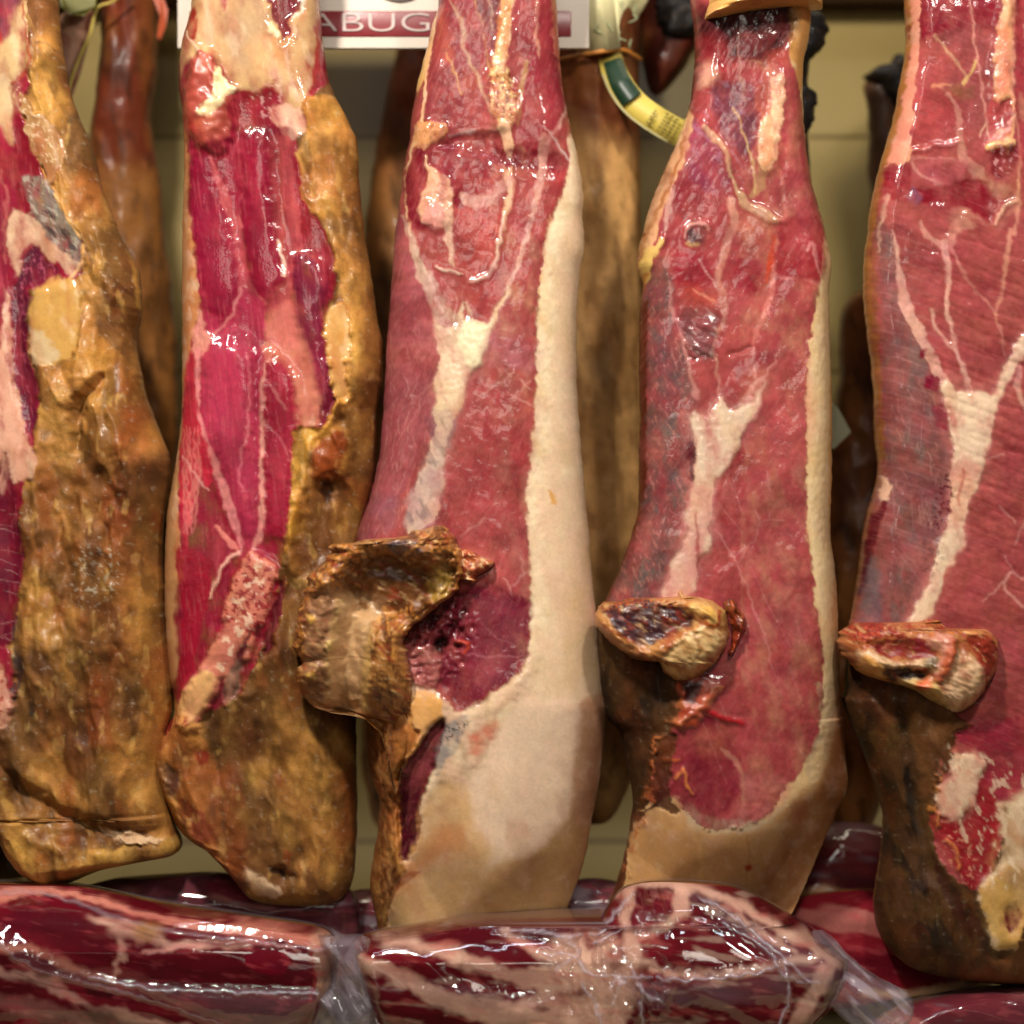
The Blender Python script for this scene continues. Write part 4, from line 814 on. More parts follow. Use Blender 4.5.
    p.l('B6 425,400 440,470 480,530 515,550', [3,3,4,3], (220,160,140)); p.l('B6 510,140 560,240 610,320 690,410 735,600', [3,4,2,2,2], (214,140,126), a=.7)
    p.f('B6 430,700 500,660 570,700 680,700 760,560 840,440 860,500 760,720 700,860 690,960 670,1023 B7 590,0 570,120 500,260 490,390 440,450 390,570 360,650 240,680 280,600 330,480 380,350 410,230 410,0 B6 480,1023 470,880', (200,118,110), a=.55, soft=7, wp=5)
    p.f('B6 450,720 490,700 530,750 575,740 620,740 670,760 700,720 740,600 860,440 870,450 790,620 720,740 685,830 670,930 650,1023 B7 570,0 560,80 520,170 480,240 470,380 430,430 380,560 350,640 260,680 300,600 350,480 400,350 430,230 430,0 B6 510,1023 500,880', (228,198,168), lab=FAT, wet=1, h=1.5, soft=3, wp=4, ws=22)
    p.f('B7 430,100 540,100 490,230 470,290 430,290', (220,150,132), a=.6, soft=4); p.l('B7 470,110 455,240', [3,3], (176,66,76), a=.8)
    p.l('B6 790,640 780,720 820,820', [6,6,5], (220,160,145), a=.7)
    p.f('B6 380,570 410,560 400,600 375,600', (124,20,46)); p.f('B6 395,670 450,690 450,740 400,720', (128,20,48), soft=2); p.f('B6 430,800 490,820 490,900 440,880', (134,30,54), soft=2, a=.9)
    p.spots((92,20,40), 5, .1, .4, .8, seed=404, region='B7 390,130 440,160 430,290 350,350 350,310'); p.spots((90,56,60), 6, 0, .4, .6, seed=405, region='B7 320,400 390,380 380,470 310,490')
    for z in ('B7 540,580 600,530 640,480 680,500 731,450','B7 620,420 650,480','B7 660,380 690,300 731,350','B7 600,240 660,300','B7 620,60 560,70','B7 640,480 620,540 731,640'): p.l(z, [1,3,1], (224,160,148), a=.65)
    # left corner
    p.f('B7 205,130 225,180 205,220 185,240 195,180', (226,180,150), lab=FAT, h=2)
    p.l('B7 200,230 165,320 150,420 120,560', [6,8,6,3], (96,22,34), lab=MEAT)
    p.f('B7 150,420 130,560 110,660 170,660 180,520', (112,106,112), a=.6, soft=4)
    # below the bone
    p.f('B8 -60,-100 330,-60 330,100 300,300 340,470 400,600 480,720 540,810 683,800 683,1000 -60,1000', (100,64,30), lab=RIND, wet=.3, soft=2, h=-4, hs=10, wp=3)
    p.f('B8 250,-60 400,20 400,150 350,270 300,310 290,200', (140,88,44), lab=RIND, soft=4, a=.9, wet=.4)
    p.spots((40,26,14), 18, -.1, .35, .9, 1.3, 2.6, seed=406, region='B8 60,-60 260,-60 290,400 380,600 440,760 400,940 250,900 180,700')
    p.f('B8 340,500 400,600 480,700 540,810 500,830 400,700 350,560', (74,22,22), lab=RIND, a=.9, wet=.7)
    p.f('B8 400,90 600,40 683,80 760,300 683,290 600,310 540,320 490,250 500,190 450,140', (156,46,62), lab=MEAT, soft=2, wet=.8)
    p.f('B8 400,160 490,160 500,220 480,250 460,340 420,390 350,370 350,270 400,200', (222,184,156), lab=FAT, wet=.9, h=3, soft=4, wp=5, ws=16)
    p.f('B8 330,370 420,390 470,340 490,240 560,330 560,430 520,560 470,620 420,560 360,470', (160,34,42), lab=MEAT, wet=.8)
    p.spots((226,150,120), 6, .2, .5, .7, seed=407, region='B8 340,390 420,400 480,520 460,610 370,500', wet=1)
    p.l('B8 380,450 410,480 420,540', [4,4,2], (216,120,70), h=3)
    p.l('B8 345,230 340,340 350,400', [6,7,4], (190,116,58), h=3, soft=3, lab=BONE, wp=6, fade=.8)
    p.f('B8 683,270 800,250 800,900 683,820 600,820 540,800 500,700 480,600 540,540 560,420 540,330 600,310', (222,194,158), lab=FAT, wet=.9, h=3, soft=4, wp=5, ws=18)
    p.f('B8 683,420 760,400 760,640 683,620 650,690 610,800 560,810 520,740 480,620 500,590 560,540 600,520 640,540', (196,152,84), lab=BONE, wet=.5, soft=3, h=2)
    p.f('B8 560,560 620,520 640,560 600,600', (160,110,84), a=.6, soft=6)
    p.f('B8 565,680 600,660 620,700 600,740 575,740', (110,40,36), wet=1, h=-4); p.spots((236,220,210), 3, .1, .4, .9, seed=408, region='B8 560,650 630,680 620,740 570,740', wet=1)
    p.f('B8 640,720 700,600 800,600 800,1000 440,1000 480,900 560,850 610,810', (150,90,48), lab=RIND, soft=3, h=3, wet=.4)
    cutmeat(p, '_ 840,-80 1120,-80 1120,900 840,900', .38, 80, .8)
    rindlook(p, .6, .2); m = (p.L == RIND) & (p.Y > 640); p.C[m] *= .55  # rind below the hip bone: its shade is multiplied into the brown
    p.spots((206,116,96), 14, .0, .6, .5, 1.2, 2, seed=411, region='B8 360,160 500,160 500,240 430,380 350,370'); p.spots((196,140,96), 20, .0, .6, .5, 1.2, 2, seed=412, region='B8 600,310 760,260 760,500 500,600'); p.spots((236,214,180), 8, .2, .6, .5, 1.2, 2, seed=413, region='B8 360,160 500,160 683,280 683,500 500,600')
poly5 = '_ 905,-70 B5 345,0 350,200 320,380 290,530 240,700 205,850 185,1000 B6 170,200 170,330 188,500 213,700 220,900 B7 190,0 200,130 150,310 130,480 100,640 88,690 _ 846,690 B8 62,0 120,140 180,300 205,400 200,520 175,680 190,800 250,880 330,925 480,955 560,965 683,950 _ 1110,970 1150,800 1140,400 1110,100 1085,-70'
s5 = relief(poly5, [(-70,36),(200,38),(500,48),(700,60),(960,62)], [(-70,20),(400,20),(600,26),(720,70),(950,100)], 40, [(-70,45),(200,60),(500,95)], paint5, -5, rb=60, ed=.8, eds=16, seed=14)
h5 = ham('ham at the far right with a wide pink cut crossed by slanting knife ridges', (990,-40,25), s5)

# ---------------- hip bones that jut out of the last three hams
def crumb(p, reg, c1, c2, amp=4, sc=6, seed=0):
    p.spots(c1, sc, .0, .4, .85, seed=501+seed, region=reg, wet=.3); p.spots(c2, sc*.8, .1, .5, .85, seed=503+seed, region=reg, wet=.7)
    p.rel(amp*.9, sc*2, .4, 1.5, 4, 505+seed, region=reg); p.rel(amp*.3, sc*.6, 0, 1, 2, 507+seed, region=reg)
def paintL3(p):
    p.f('A7 20,120 560,60 740,120 720,380 560,460 500,640 520,860 0,900', (160,100,44), lab=BONE, wet=.5)
    crumb(p, 'A7 180,150 360,100 600,80 730,160 720,360 640,260 480,220 380,200 300,320 180,380 120,480 100,640 40,640 60,400', (92,48,20), (206,140,66), 5, 7)
    p.f('A7 240,350 330,230 480,220 560,250 660,240 690,330 620,400 560,440 500,500 400,480 300,400', (112,66,30), wet=.6, h=-34, hs=14)  # hollow under the rim, its shadow also put into the brown
    p.f('A7 590,260 650,250 680,320 640,400 600,400', (190,150,66), a=.9, soft=5, wet=.9, h=5)
    p.f('A7 220,380 380,380 400,480 370,560 340,700 330,850 170,840 190,640 210,520', (206,166,120), wet=.8, soft=9, h=-6, hs=14); p.l('A7 300,380 290,480 270,620 255,760 250,900', [14,26,28,26,22], None, soft=9, h=-32, hs=18)
    p.l('A7 250,390 215,520 195,640 180,780', [4,7,7,4], (214,176,116), a=.7, soft=4, wet=.8, h=4, hs=8)
    p.l('A7 380,500 350,620 340,820', [8,10,9], (206,164,96), a=.8, wet=.8, h=5)
    p.f('A7 120,380 230,350 210,500 190,600 180,780 100,760 110,600', (150,106,74), soft=4, a=.9, h=-6, wet=.6)
    p.f('A7 115,450 150,450 150,480 125,485', (222,170,80), h=5); p.f('A7 190,555 215,545 215,580 200,590', (226,190,120), h=4); p.f('A7 110,680 145,660 150,700 120,705', (206,160,80), h=4)
    p.f('A7 380,480 500,480 520,560 500,700 470,860 390,860 350,820 370,600', (166,112,56), soft=4, wet=.7, h=-3)
    p.spots((206,140,66), 9, 0, .4, .8, 1.4, 2, seed=511, region='A7 400,400 560,420 500,600 400,600', wet=.9)
    p.spots((96,52,26), 9, .1, .4, .8, 1.4, 3, seed=512, region='A7 380,460 540,440 500,860 380,860'); p.rel(3, 14, 1.5, 4, 2, 513, region='A7 380,460 560,420 500,860 380,860')
    p.f('A7 430,170 520,150 560,190 540,215 480,215 440,190', (84,70,78), wet=.9, h=2); p.l('A7 500,215 540,180 600,130', 3, (214,150,80), h=4)
    p.l('A7 700,180 715,260 700,350', [6,6,4], (206,136,60), h=5)
    k = (p.X > 330) & (p.X < 374) & (p.Y > 590); h_ = p.H.copy(); p.rel(1.3, 13, .6, 2, 4, 541); p.rel(.7, 4, .4, 2, 2, 542); p.H[k] = h_[k]; p.crease(440,694,300,676,.7); c_ = p.C.copy()
    p.spots((84,44,22), 9, .1, .6, .55, .5, 2, seed=543); p.spots((150,52,30), 8, .2, .6, .5, .5, 2.5, seed=544, wet=.9); p.spots((226,184,126), 6, .25, .7, .4, .5, 2, seed=545)
    p.C[k] = c_[k]*.8+p.C[k]*.2
L3 = relief('A7 350,152 290,168 245,180 232,170 208,172 200,190 212,205 185,228 180,250 115,293 108,330 95,352 98,385 65,470 55,560 72,612 90,618 62,690 84,760 120,806 190,838 280,850 360,880 405,950 430,1060 455,1160 480,1060 500,930 515,800 520,700 500,600 490,540 560,470 620,420 700,350 716,250 704,170 640,98 560,118 520,120 500,135 430,150', [(520,40),(580,48),(640,42),(700,30),(760,10),(800,3)], [(520,20),(600,34),(700,26)], 26, [(520,50),(700,40),(760,20)], paintL3, -66, step=1.1, rt=14, rb=14, ed=3.4, eds=9, seed=21, nsm=3)
split_obj(L3[0],L3[1],np.full(len(L3[4]),BONE),L3[2],L3[3],{BONE:('hip_bone', M['bone'])}, h3)
def paintS3(p):
    p.f('A7 600,100 900,100 900,400 600,400', (184,92,50), lab=BONE, wet=.6); crumb(p, 'A7 600,100 900,100 900,400 600,400', (130,50,30), (232,190,140), 5, 6, 9)
sc3 = relief('A7 715,195 760,200 800,225 840,238 838,262 800,285 775,300 780,325 745,330 735,300 700,310 690,240', 20, 8, 8, 8, paintS3, -52, step=1.1, rt=6, rb=6, ed=2, eds=5, seed=23, nsm=3)
split_obj(sc3[0],sc3[1],np.full(len(sc3[4]),BONE),sc3[2],sc3[3],{BONE:('torn_scrap', M['bone'])}, h3)

def paintL4(p):
    p.f('B3 0,500 700,500 700,1000 0,1000', (190,130,72), lab=BONE, wet=.7)
    p.f('B3 90,610 180,580 300,590 390,620 395,670 340,700 240,740 170,720 110,670', (64,32,40), wet=.8, h=-9, hs=7)
    p.spots((130,50,30), 6, .2, .5, .75, .4, 3, seed=521, region='B3 90,585 200,575 390,590 400,640 300,680 150,640', wet=.8, h=3)
    crumb(p, 'B3 60,600 180,570 350,570 380,600 200,600 110,620', (120,40,24), (190,100,50), 3, 5, 21)
    p.f('B3 385,600 440,575 500,600 530,640 500,670 430,650', (224,180,104), wet=.9, h=6, hs=6)
    p.f('B3 430,610 460,600 480,620 470,650 440,640', (236,186,90), a=.8, h=3); p.l('B3 500,625 480,670 450,660', [5,4,3], (180,84,34), h=2)
    p.f('B3 300,760 400,680 500,690 530,740 470,820 370,870 330,850 290,820', (228,192,134), wet=.9, h=6, hs=10)
    p.l('B3 400,700 430,760 360,830', [3,3,2], (150,100,50), a=.7); p.spots((170,110,50), 10, .0, .5, .6, 1.0, 2, seed=522, region='B3 300,760 500,690 470,820 340,860')
    p.l('B3 55,650 120,730 190,775 270,770 340,710 400,680', [7,9,9,8,7,5], (176,104,52), h=4, soft=3, wet=.8, fade=.7, wp=4)
    p.f('B3 50,690 130,760 270,800 290,830 200,830 60,760', (92,50,24), a=.9)  # underside of the bone, shade painted in dark brown
    p.rel(1.2, 16, .8, 2, 3, 523)
    p.rel(1.3, 11, .6, 2, 4, 551); p.rel(.8, 4, .4, 2, 2, 552)
    p.spots((84,44,22), 9, .2, .7, .3, .5, 2, seed=553); p.spots((150,52,30), 8, .2, .6, .5, .5, 2.5, seed=554, wet=.9); p.spots((226,184,126), 6, .25, .7, .4, .5, 2, seed=555)
L4 = relief('B3 60,628 90,590 140,592 180,573 230,580 290,573 350,570 355,548 372,545 378,566 440,573 500,595 540,650 545,720 520,780 470,840 440,880 380,890 340,880 310,850 285,815 270,795 190,800 130,750 70,700 48,650', 46, 30, 28, 30, paintL4, -44, step=1.1, rt=24, rb=46, ed=3, eds=9, seed=25, nsm=3)
split_obj(L4[0],L4[1],np.full(len(L4[4]),BONE),L4[2],L4[3],{BONE:('hip_bone', M['bone'])}, h4)
def paintS4(p):
    p.f('B3 500,540 650,540 650,850 500,850', (132,44,22), wet=.9); p.spots((60,18,14), 5, 0, .4, .8, 1.4, 3, seed=524); p.spots((190,90,50), 5, .2, .5, .8, 1.4, 3, seed=525, wet=1); p.rel(4, 6, 1.4, 3, 3, 526, ridge=True)
sc4 = relief('B3 515,600 535,580 560,578 585,620 605,650 605,700 585,730 560,780 530,790 545,720 540,650', 22, 8, 8, 8, paintS4, -46, step=1.1, rt=6, rb=6, ed=2, eds=5, seed=27, nsm=3)
split_obj(sc4[0],sc4[1],np.full(len(sc4[4]),BONE),sc4[2],sc4[3],{BONE:('torn_scrap', M['bone'])}, h4)
def paintF4(p):
    p.f('_ 680,-90 840,-90 840,40 680,40', (206,152,84), wet=.8); p.spots((222,180,120), 12, 0, .5, .6, 0, 2, seed=527, wet=1); p.spots((236,214,180), 4, .3, .6, .6, seed=528, region='B1 500,0 640,0 640,50 480,60', wet=1)
    p.l('B1 355,104 480,80 620,60 862,42', [3,4,4,4], (228,180,110), h=1)
fl = relief('_ 703,-75 705,0 B1 352,103 420,98 500,78 620,60 700,52 800,46 862,44 860,0 _ 822,-75', 58, 40, 40, -20, paintF4, -14, step=1.2, rt=0, rb=3, ed=.5, eds=10, seed=28, nsm=1)
split_obj(fl[0],fl[1],np.full(len(fl[4]),FAT),fl[2],fl[3],{FAT:('rind_collar', M['fat'])}, h4)

def paintL5(p):
    p.f('B7 0,500 700,500 700,1100 0,1100', (176,104,58), lab=BONE, wet=.7)
    crumb(p, 'B7 60,680 200,650 420,650 640,700 620,860 480,720 200,720 120,760', (150,34,30), (206,120,60), 2.6, 6, 31)
    p.f('B7 60,680 120,655 210,665 240,700 150,720 90,720', (150,36,30), soft=3, wet=.8, a=.9); crumb(p, 'B7 80,655 230,655 220,710 100,730', (120,20,20), (190,76,50), 2.2, 5, 33)
    p.f('B7 140,740 280,710 360,740 380,790 300,790 200,780', (128,24,36), wet=.9, h=-5)
    p.f('B7 100,770 150,765 230,800 290,795 380,785 390,830 300,830 230,835 170,820 150,850 110,820', (226,190,150), wet=.9, h=7)
    p.f('B7 110,780 160,790 200,850 180,880 120,840', (222,160,80), wet=.8, h=5)
    p.f('B7 200,820 330,830 340,870 260,880 210,860', (58,30,26), h=-9, hs=4); p.f('B7 330,800 390,790 400,830 350,850', (96,76,40), h=-3)
    p.f('B7 260,860 380,880 440,980 420,1005 340,930 270,890', (216,180,112), wet=.9, h=5); p.f('B7 310,880 360,870 350,900 315,900', (222,110,70), wet=1, h=3)
    p.f('B7 420,760 540,800 555,930 480,990 420,960 400,880', (230,190,150), wet=.9, h=7, hs=8)
    p.f('B7 340,720 430,700 440,760 400,860 370,840 390,780', (206,140,120), wet=.8, h=5); p.l('B7 430,730 400,840 380,860', [8,9,5], (184,90,56), h=4, soft=3, wp=4)
    p.f('B7 490,700 590,705 620,760 560,860 520,780', (146,44,30), soft=3, wet=.8, h=-2); p.l('B7 500,695 580,700 620,750', [5,6,5], (222,150,90), h=3)
    p.rel(1.2, 16, .8, 2, 3, 534)
    p.rel(1.5, 11, .6, 2, 4, 561); p.rel(.8, 4, .4, 2, 2, 562)
    p.spots((84,44,22), 9, .2, .7, .35, .5, 2, seed=563); p.spots((150,52,30), 8, .2, .6, .5, .5, 2.5, seed=564, wet=.9); p.spots((226,184,126), 6, .25, .7, .4, .5, 2, seed=565)
L5 = relief('B7 54,720 58,702 72,690 90,676 120,668 160,664 210,668 270,670 310,664 350,650 380,655 415,655 430,650 440,680 480,690 540,688 590,692 625,730 632,790 618,850 590,890 560,940 520,980 480,1000 430,1012 400,975 370,950 300,905 200,875 130,850 80,800 50,750', 46, 30, 28, 30, paintL5, -46, step=1.1, rt=22, rb=46, ed=3, eds=9, seed=35, nsm=4)
split_obj(L5[0],L5[1],np.full(len(L5[4]),BONE),L5[2],L5[3],{BONE:('hip_bone', M['bone'])}, h5)
# ================================================================== vacuum packed pieces on the counter
def film_mat():
    m, N, L, B = nt('clear film'); N.remove(B); out = N['Material Output']
    tr = N.new('ShaderNodeBsdfTransparent'); tr.inputs[0].default_value = (.96,.95,.96,1)
    gl = N.new('ShaderNodeBsdfGlossy'); gl.inputs['Roughness'].default_value = .05; gl.inputs[0].default_value = (1,1,1,1)
    df = N.new('ShaderNodeBsdfDiffuse'); df.inputs[0].default_value = (.74,.66,.78,1)  # lavender tint stands in for bluish reflections on the film
    tl = N.new('ShaderNodeBsdfTranslucent'); tl.inputs[0].default_value = (.7,.64,.72,1)
    ml = N.new('ShaderNodeMixShader'); ml.inputs[0].default_value = .4; L.new(df.outputs[0], ml.inputs[1]); L.new(tl.outputs[0], ml.inputs[2])
    wt = N.new('ShaderNodeAttribute'); wt.attribute_name = 'wet'
    m1 = N.new('ShaderNodeMixShader'); L.new(wt.outputs['Fac'], m1.inputs[0]); L.new(tr.outputs[0], m1.inputs[1]); L.new(ml.outputs[0], m1.inputs[2])
    tc = N.new('ShaderNodeTexCoord'); n1 = N.new('ShaderNodeTexNoise'); n1.inputs['Scale'].default_value = 45; n1.inputs['Detail'].default_value = 5; n1.inputs['Distortion'].default_value = .8
    L.new(tc.outputs['Object'], n1.inputs['Vector'])
    bp = N.new('ShaderNodeBump'); bp.inputs['Strength'].default_value = .10; bp.inputs['Distance'].default_value = .005; L.new(n1.outputs['Fac'], bp.inputs['Height'])
    L.new(bp.outputs[0], gl.inputs['Normal'])
    fr = N.new('ShaderNodeFresnel'); fr.inputs[0].default_value = 1.5; L.new(bp.outputs[0], fr.inputs['Normal'])
    mm = N.new('ShaderNodeMath'); mm.operation = 'MULTIPLY_ADD'; mm.inputs[1].default_value = 1.1; mm.inputs[2].default_value = .02; mm.use_clamp = True; L.new(fr.outputs[0], mm.inputs[0])
    m2 = N.new('ShaderNodeMixShader'); mn = N.new('ShaderNodeMath'); mn.operation = 'MINIMUM'; mn.inputs[1].default_value = .45; L.new(mm.outputs[0], mn.inputs[0]); L.new(mn.outputs[0], m2.inputs[0]); L.new(m1.outputs[0], m2.inputs[1]); L.new(gl.outputs[0], m2.inputs[2])
    L.new(m2.outputs[0], out.inputs['Surface']); return m
M['film'] = film_mat()
M['packmeat'] = flesh('packed ham meat', bump=.08, bscale=120, var=.08, sss=.05, coat=0, rough=.5, fine=500, spec=.03)
RED=(98,11,26)
def pack(label, loc, poly, T, rl, rr, Tb, d0, meatpaint, filmpaint, tails=(), seed=1, step=1.3, rt=34, rb=20, grp='vacuum packed ham pieces along the counter'):
    e = empty('packed_ham_piece', W(*loc), label, 'packed ham', grp)
    s_ = relief(poly, T, rl, rr, Tb, meatpaint, d0, step=step, rt=rt, rb=rb, ed=1, eds=20, seed=seed)
    split_obj(s_[0],s_[1],np.full(len(s_[4]),MEAT),s_[2],s_[3],{MEAT:('meat', M['packmeat'])}, e)
    if filmpaint:
        P = smooth(q(poly),4); c = P.mean(0); Q = c+(P-c)*np.array([1.006,1.025])
        f_ = relief(Q, T+3 if not hasattr(T,'__len__') else [(a,b+3) for a,b in T], rl, rr, Tb+2, filmpaint, d0, step=step, rt=rt+2, rb=rb+2, ed=1.5, eds=16, seed=seed+1, nsm=1, base=(200,200,200), wet=0)
        nn = len(f_[3]); W_ = np.minimum(f_[3], 1); 
        split_obj(f_[0],f_[1],np.full(nn,MEAT),f_[2],W_,{MEAT:('film', M['film'])}, e)
    for i,(tp, tT, td, fp) in enumerate(tails):
        t_ = relief(tp, tT, 14, 14, 1.5, fp, td, step=1.2, rt=8, rb=8, ed=1.2, eds=9, seed=seed+7+i, nsm=2, base=(200,200,200), wet=.4)
        split_obj(t_[0],t_[1],np.full(len(t_[4]),MEAT),t_[2],t_[3],{MEAT:('sealed_end', M['film'])}, e)
    return e
def marble(p, seed, a=.85, ang=.15):
    p.spots((206,140,128), 40, .25, .5, a*.8, ang, 3.5, 3, seed=seed, wet=.5)
    p.spots((74,10,24), 40, .1, .6, .6, ang, 3, 3, seed=seed+3)
    p.spots((170,70,76), 8, .2, .7, .4, ang, 4, 3, seed=seed+5); p.rel(2, 30, ang, 3, 3, seed+7)
def foldsA(p): p.crease(340,962,-60,948,.16); p.crease(-60,905,340,945,.5)
def foldsB(p): p.crease(860,975,340,968,.18); p.crease(340,948,600,934,.4, cap=20); p.crease(620,905,700,893,.5, cap=14); p.crease(730,900,850,960,.35)
def meatA(p):
    p.C[:] = lin(RED); p.spots((96,14,28), 60, -.1, .5, .7, .1, 3, seed=601); p.spots((134,24,42), 50, .1, .6, .5, .1, 3, seed=602)
    p.l('P -60,120 20,100 100,95 200,110 300,135 420,155 520,165 640,185', [6,12,5,4,5,8,9,8], (206,130,112), a=.9)
    p.l('P 190,135 240,150 290,168 350,180 430,184 500,192', [5,12,14,9,7,3], (218,172,152), a=.9, soft=3, wp=6, ws=24); p.l('P 240,150 262,190 250,236', [10,9,3], (214,166,146), a=.85, soft=3, wp=6); p.l('P -60,225 40,240 120,262 200,300 300,330 420,362', [4,9,6,9,7,5], (214,166,150), a=.7, soft=3, wp=7, ws=30)
    p.f('P 280,150 330,150 320,175 290,175', (200,150,80), a=.7, soft=4)
    p.l('P 300,200 400,185 520,182 600,195', [3,5,4,2], (224,160,150), a=.8)
    p.l('P -20,170 20,190 80,190 130,210 180,235 240,250', [14,8,6,9,8,5], (208,140,120), a=.75, soft=4)
    p.f('P 20,140 60,125 160,130 210,150 180,165 60,160', (80,12,26), a=.8, soft=6)
    p.f('P 190,250 250,260 240,290 200,280', (66,10,22), a=.8, soft=4)
    p.l('P 0,290 80,300 160,320 240,362', [10,14,10,8], (210,140,130), a=.8, soft=4)
    p.l('P 130,250 170,300 200,340', [7,5,3], (205,130,120), a=.7, soft=3)
    p.f('P 620,185 660,185 660,250 640,290 630,240', (222,180,150), a=.8, soft=3); p.l('P 625,200 630,250 620,290', 3, (160,30,40))
    marble(p, 610, .14); p.rel(3, 60, .1, 3, 2, 611); foldsA(p)
def filmA(p):
    p.f('P -60,150 0,165 100,230 200,255 330,285 440,330 520,350 560,345 620,300 640,280 560,270 460,270 330,262 200,240 90,200 20,150', None, soft=4, wet=.04, h=4)
    p.f('P 300,262 460,268 640,278 600,320 540,350 480,335', None, soft=5, wet=.08, h=3)
    p.l('P 200,245 330,265 460,268 640,275', 2.5, None, wet=.5, h=5, hs=2); p.l('P 0,160 90,225 200,255 330,290 480,345', 2, None, wet=.4, h=4, hs=2)
    p.l('P -40,100 100,98 300,150 520,180 650,195', 3, None, wet=.25, h=4, hs=3)
    p.rel(2.2, 60, .1, 5, 2, 621, ridge=True); foldsA(p)
def tailpaint(seed, base=.4):
    def f(p):
        p.W[:] = base; p.rel(9, 46, .9, 3.0, 2, seed, ridge=True); p.rel(1.5, 10, 1.2, 3, 2, seed+1)
        p.spots(None, 12, .2, .6, .7, .9, 4, seed=seed+2, wet=.6); p.spots(None, 9, .2, .5, .9, 1.2, 3, seed=seed+3, wet=.05)
    return f
pack('long dark red packed ham piece at the front left under clear film', (130,1060,-40),
     '_ -90,900 -20,889 30,884 85,888 165,905 270,921 325,930 338,950 336,980 325,1010 300,1050 240,1085 100,1100 -90,1100',
     [(880,40),(940,58),(1000,62),(1100,60)], 40, 14, 60, -60, meatA, filmA,
     [('_ 318,934 335,950 352,938 362,934 376,958 378,1000 372,1020 330,1026 290,1050 305,1010 322,975', 20, -88, tailpaint(630,.14))], seed=41)
def meatB(p):
    WH = (214,170,148)
    p.C[:] = lin((98,11,25)); p.spots((70,8,20), 50, 0, .6, .6, .1, 3, seed=640); p.spots((128,24,38), 26, .1, .7, .5, .1, 3, seed=641)
    for z, w_ in (('R -300,108 -100,95 0,92 120,118 200,110 240,88 300,80 360,90 450,115 560,170 640,215 680,240',[8,7,6,10,8,10,8,8,10,12,8]),
                  ('Q2 190,850 300,880 400,930 520,965 640,980 760,960',[16,14,20,24,20,30]),('Q2 240,800 340,805 440,835 540,868 640,890 760,880',[5,9,12,13,22,20]),
                  ('Q2 540,780 640,830 700,850 800,800',[6,10,12,10]),
                  ('R 245,90 235,150 250,210 220,260 230,362',[12,10,16,16,14]),('R 350,92 340,140 300,155 262,168',[14,11,9,5]),
                  ('R 250,215 330,235 430,240 520,222 600,205',[8,7,6,7,10]),('R 120,190 180,240 200,300 180,362',[16,26,26,22]),
                  ('R 620,230 590,280 560,330 530,362',[14,16,14,10]),('R 440,140 500,170 560,200',[4,6,5]),('R 0,300 100,290 180,290',[10,14,14])):
        p.l(z, w_, WH, a=.78, soft=3.5, wp=5, ws=22)
    p.f('R 90,180 180,160 240,200 260,260 220,330 120,330 60,260', WH, a=.55, soft=6, wp=7, fade=.6)
    p.spots((190,96,88), 10, .2, .7, .4, .15, 4, seed=645); p.spots((236,212,186), 12, .25, .7, .25, .1, 4, seed=648)
    p.rel(4, 50, .1, 2, 2, 643); foldsB(p)
def filmB(p):
    p.f('Q2 330,890 480,900 640,920 700,900 640,950 560,965 400,950 340,920', None, soft=4, wet=.06, h=5)
    p.f('R 240,255 330,245 420,230 530,220 530,285 400,295 300,298 250,290', None, soft=3, wet=.08, h=4)
    p.f('R 360,100 420,110 520,170 640,210 660,250 620,270 560,250 520,210 440,160', None, soft=5, wet=.09, h=4)
    for z in ('R 250,100 190,160 150,170 20,160','R 380,100 480,160 560,230 600,270','R 240,220 270,270 300,290','R 150,250 180,300 185,340','R 200,260 230,240 200,300','R 530,210 545,270 520,350','R 265,240 262,300 270,362','R 0,160 80,162 140,185','R 70,200 130,200 170,235 260,240','R 420,145 500,190 540,240 600,250','R 240,240 400,245 520,222','R 100,230 140,200 240,150'):
        p.l(z, [1.5,3,1.5], None, wet=.55, h=6, hs=2.5, wp=3)
    foldsB(p); p.rel(2, 50, .5, 3, 2, 651, ridge=True); p.rel(7, 24, 1.2, 2, 3, 653, ridge=True, region='_ 580,880 660,880 660,1000 560,1000')
def tailC(p):
    p.W[:] = .16; p.rel(9, 24, .75, 6, 2, 661, ridge=True); p.rel(1.5, 9, .7, 5, 2, 662); p.spots(None, 10, .0, .5, .8, .75, 4, seed=663, wet=.7)
pack('plump packed ham piece with pale marbling, its clear film cinched in the middle', (600,1060,-40),
     '_ 352,948 362,936 404,928 440,922 462,919 520,921 575,922 598,920 612,900 626,888 653,882 700,884 741,890 790,915 832,942 846,958 836,990 806,1030 780,1085 600,1100 450,1090 400,1050 372,1010 360,975',
     [(880,34),(920,46),(950,60),(1000,66),(1100,60)], 26, 30, 60, -66, meatB, filmB,
     [('_ 345,955 362,935 374,944 388,962 420,985 470,1004 520,1020 540,1050 470,1060 400,1050 350,1010 340,980', 14, -92, tailpaint(670,.16)),
      ('_ 812,930 832,936 852,958 880,978 908,992 913,1004 908,1020 880,1030 850,1024 826,1002 800,980 790,960', 22, -84, tailC)], seed=51)
def meatDark(seed, c=(96,20,34), rim=None):
    def f(p):
        p.C[:] = lin(c); marble(p, seed, .5)
        if rim: p.l(rim, [6,9,9,7], (214,170,130), soft=3)
    return f
def filmlite(seed, w=.08):
    def f(p):
        p.W[:] = w; p.rel(3, 40, .2, 3, 2, seed, ridge=True); p.spots(None, 20, .2, .5, .9, .1, 4, seed=seed+1, wet=.35)
    return f
back = 'packed ham pieces lying behind the front ones'
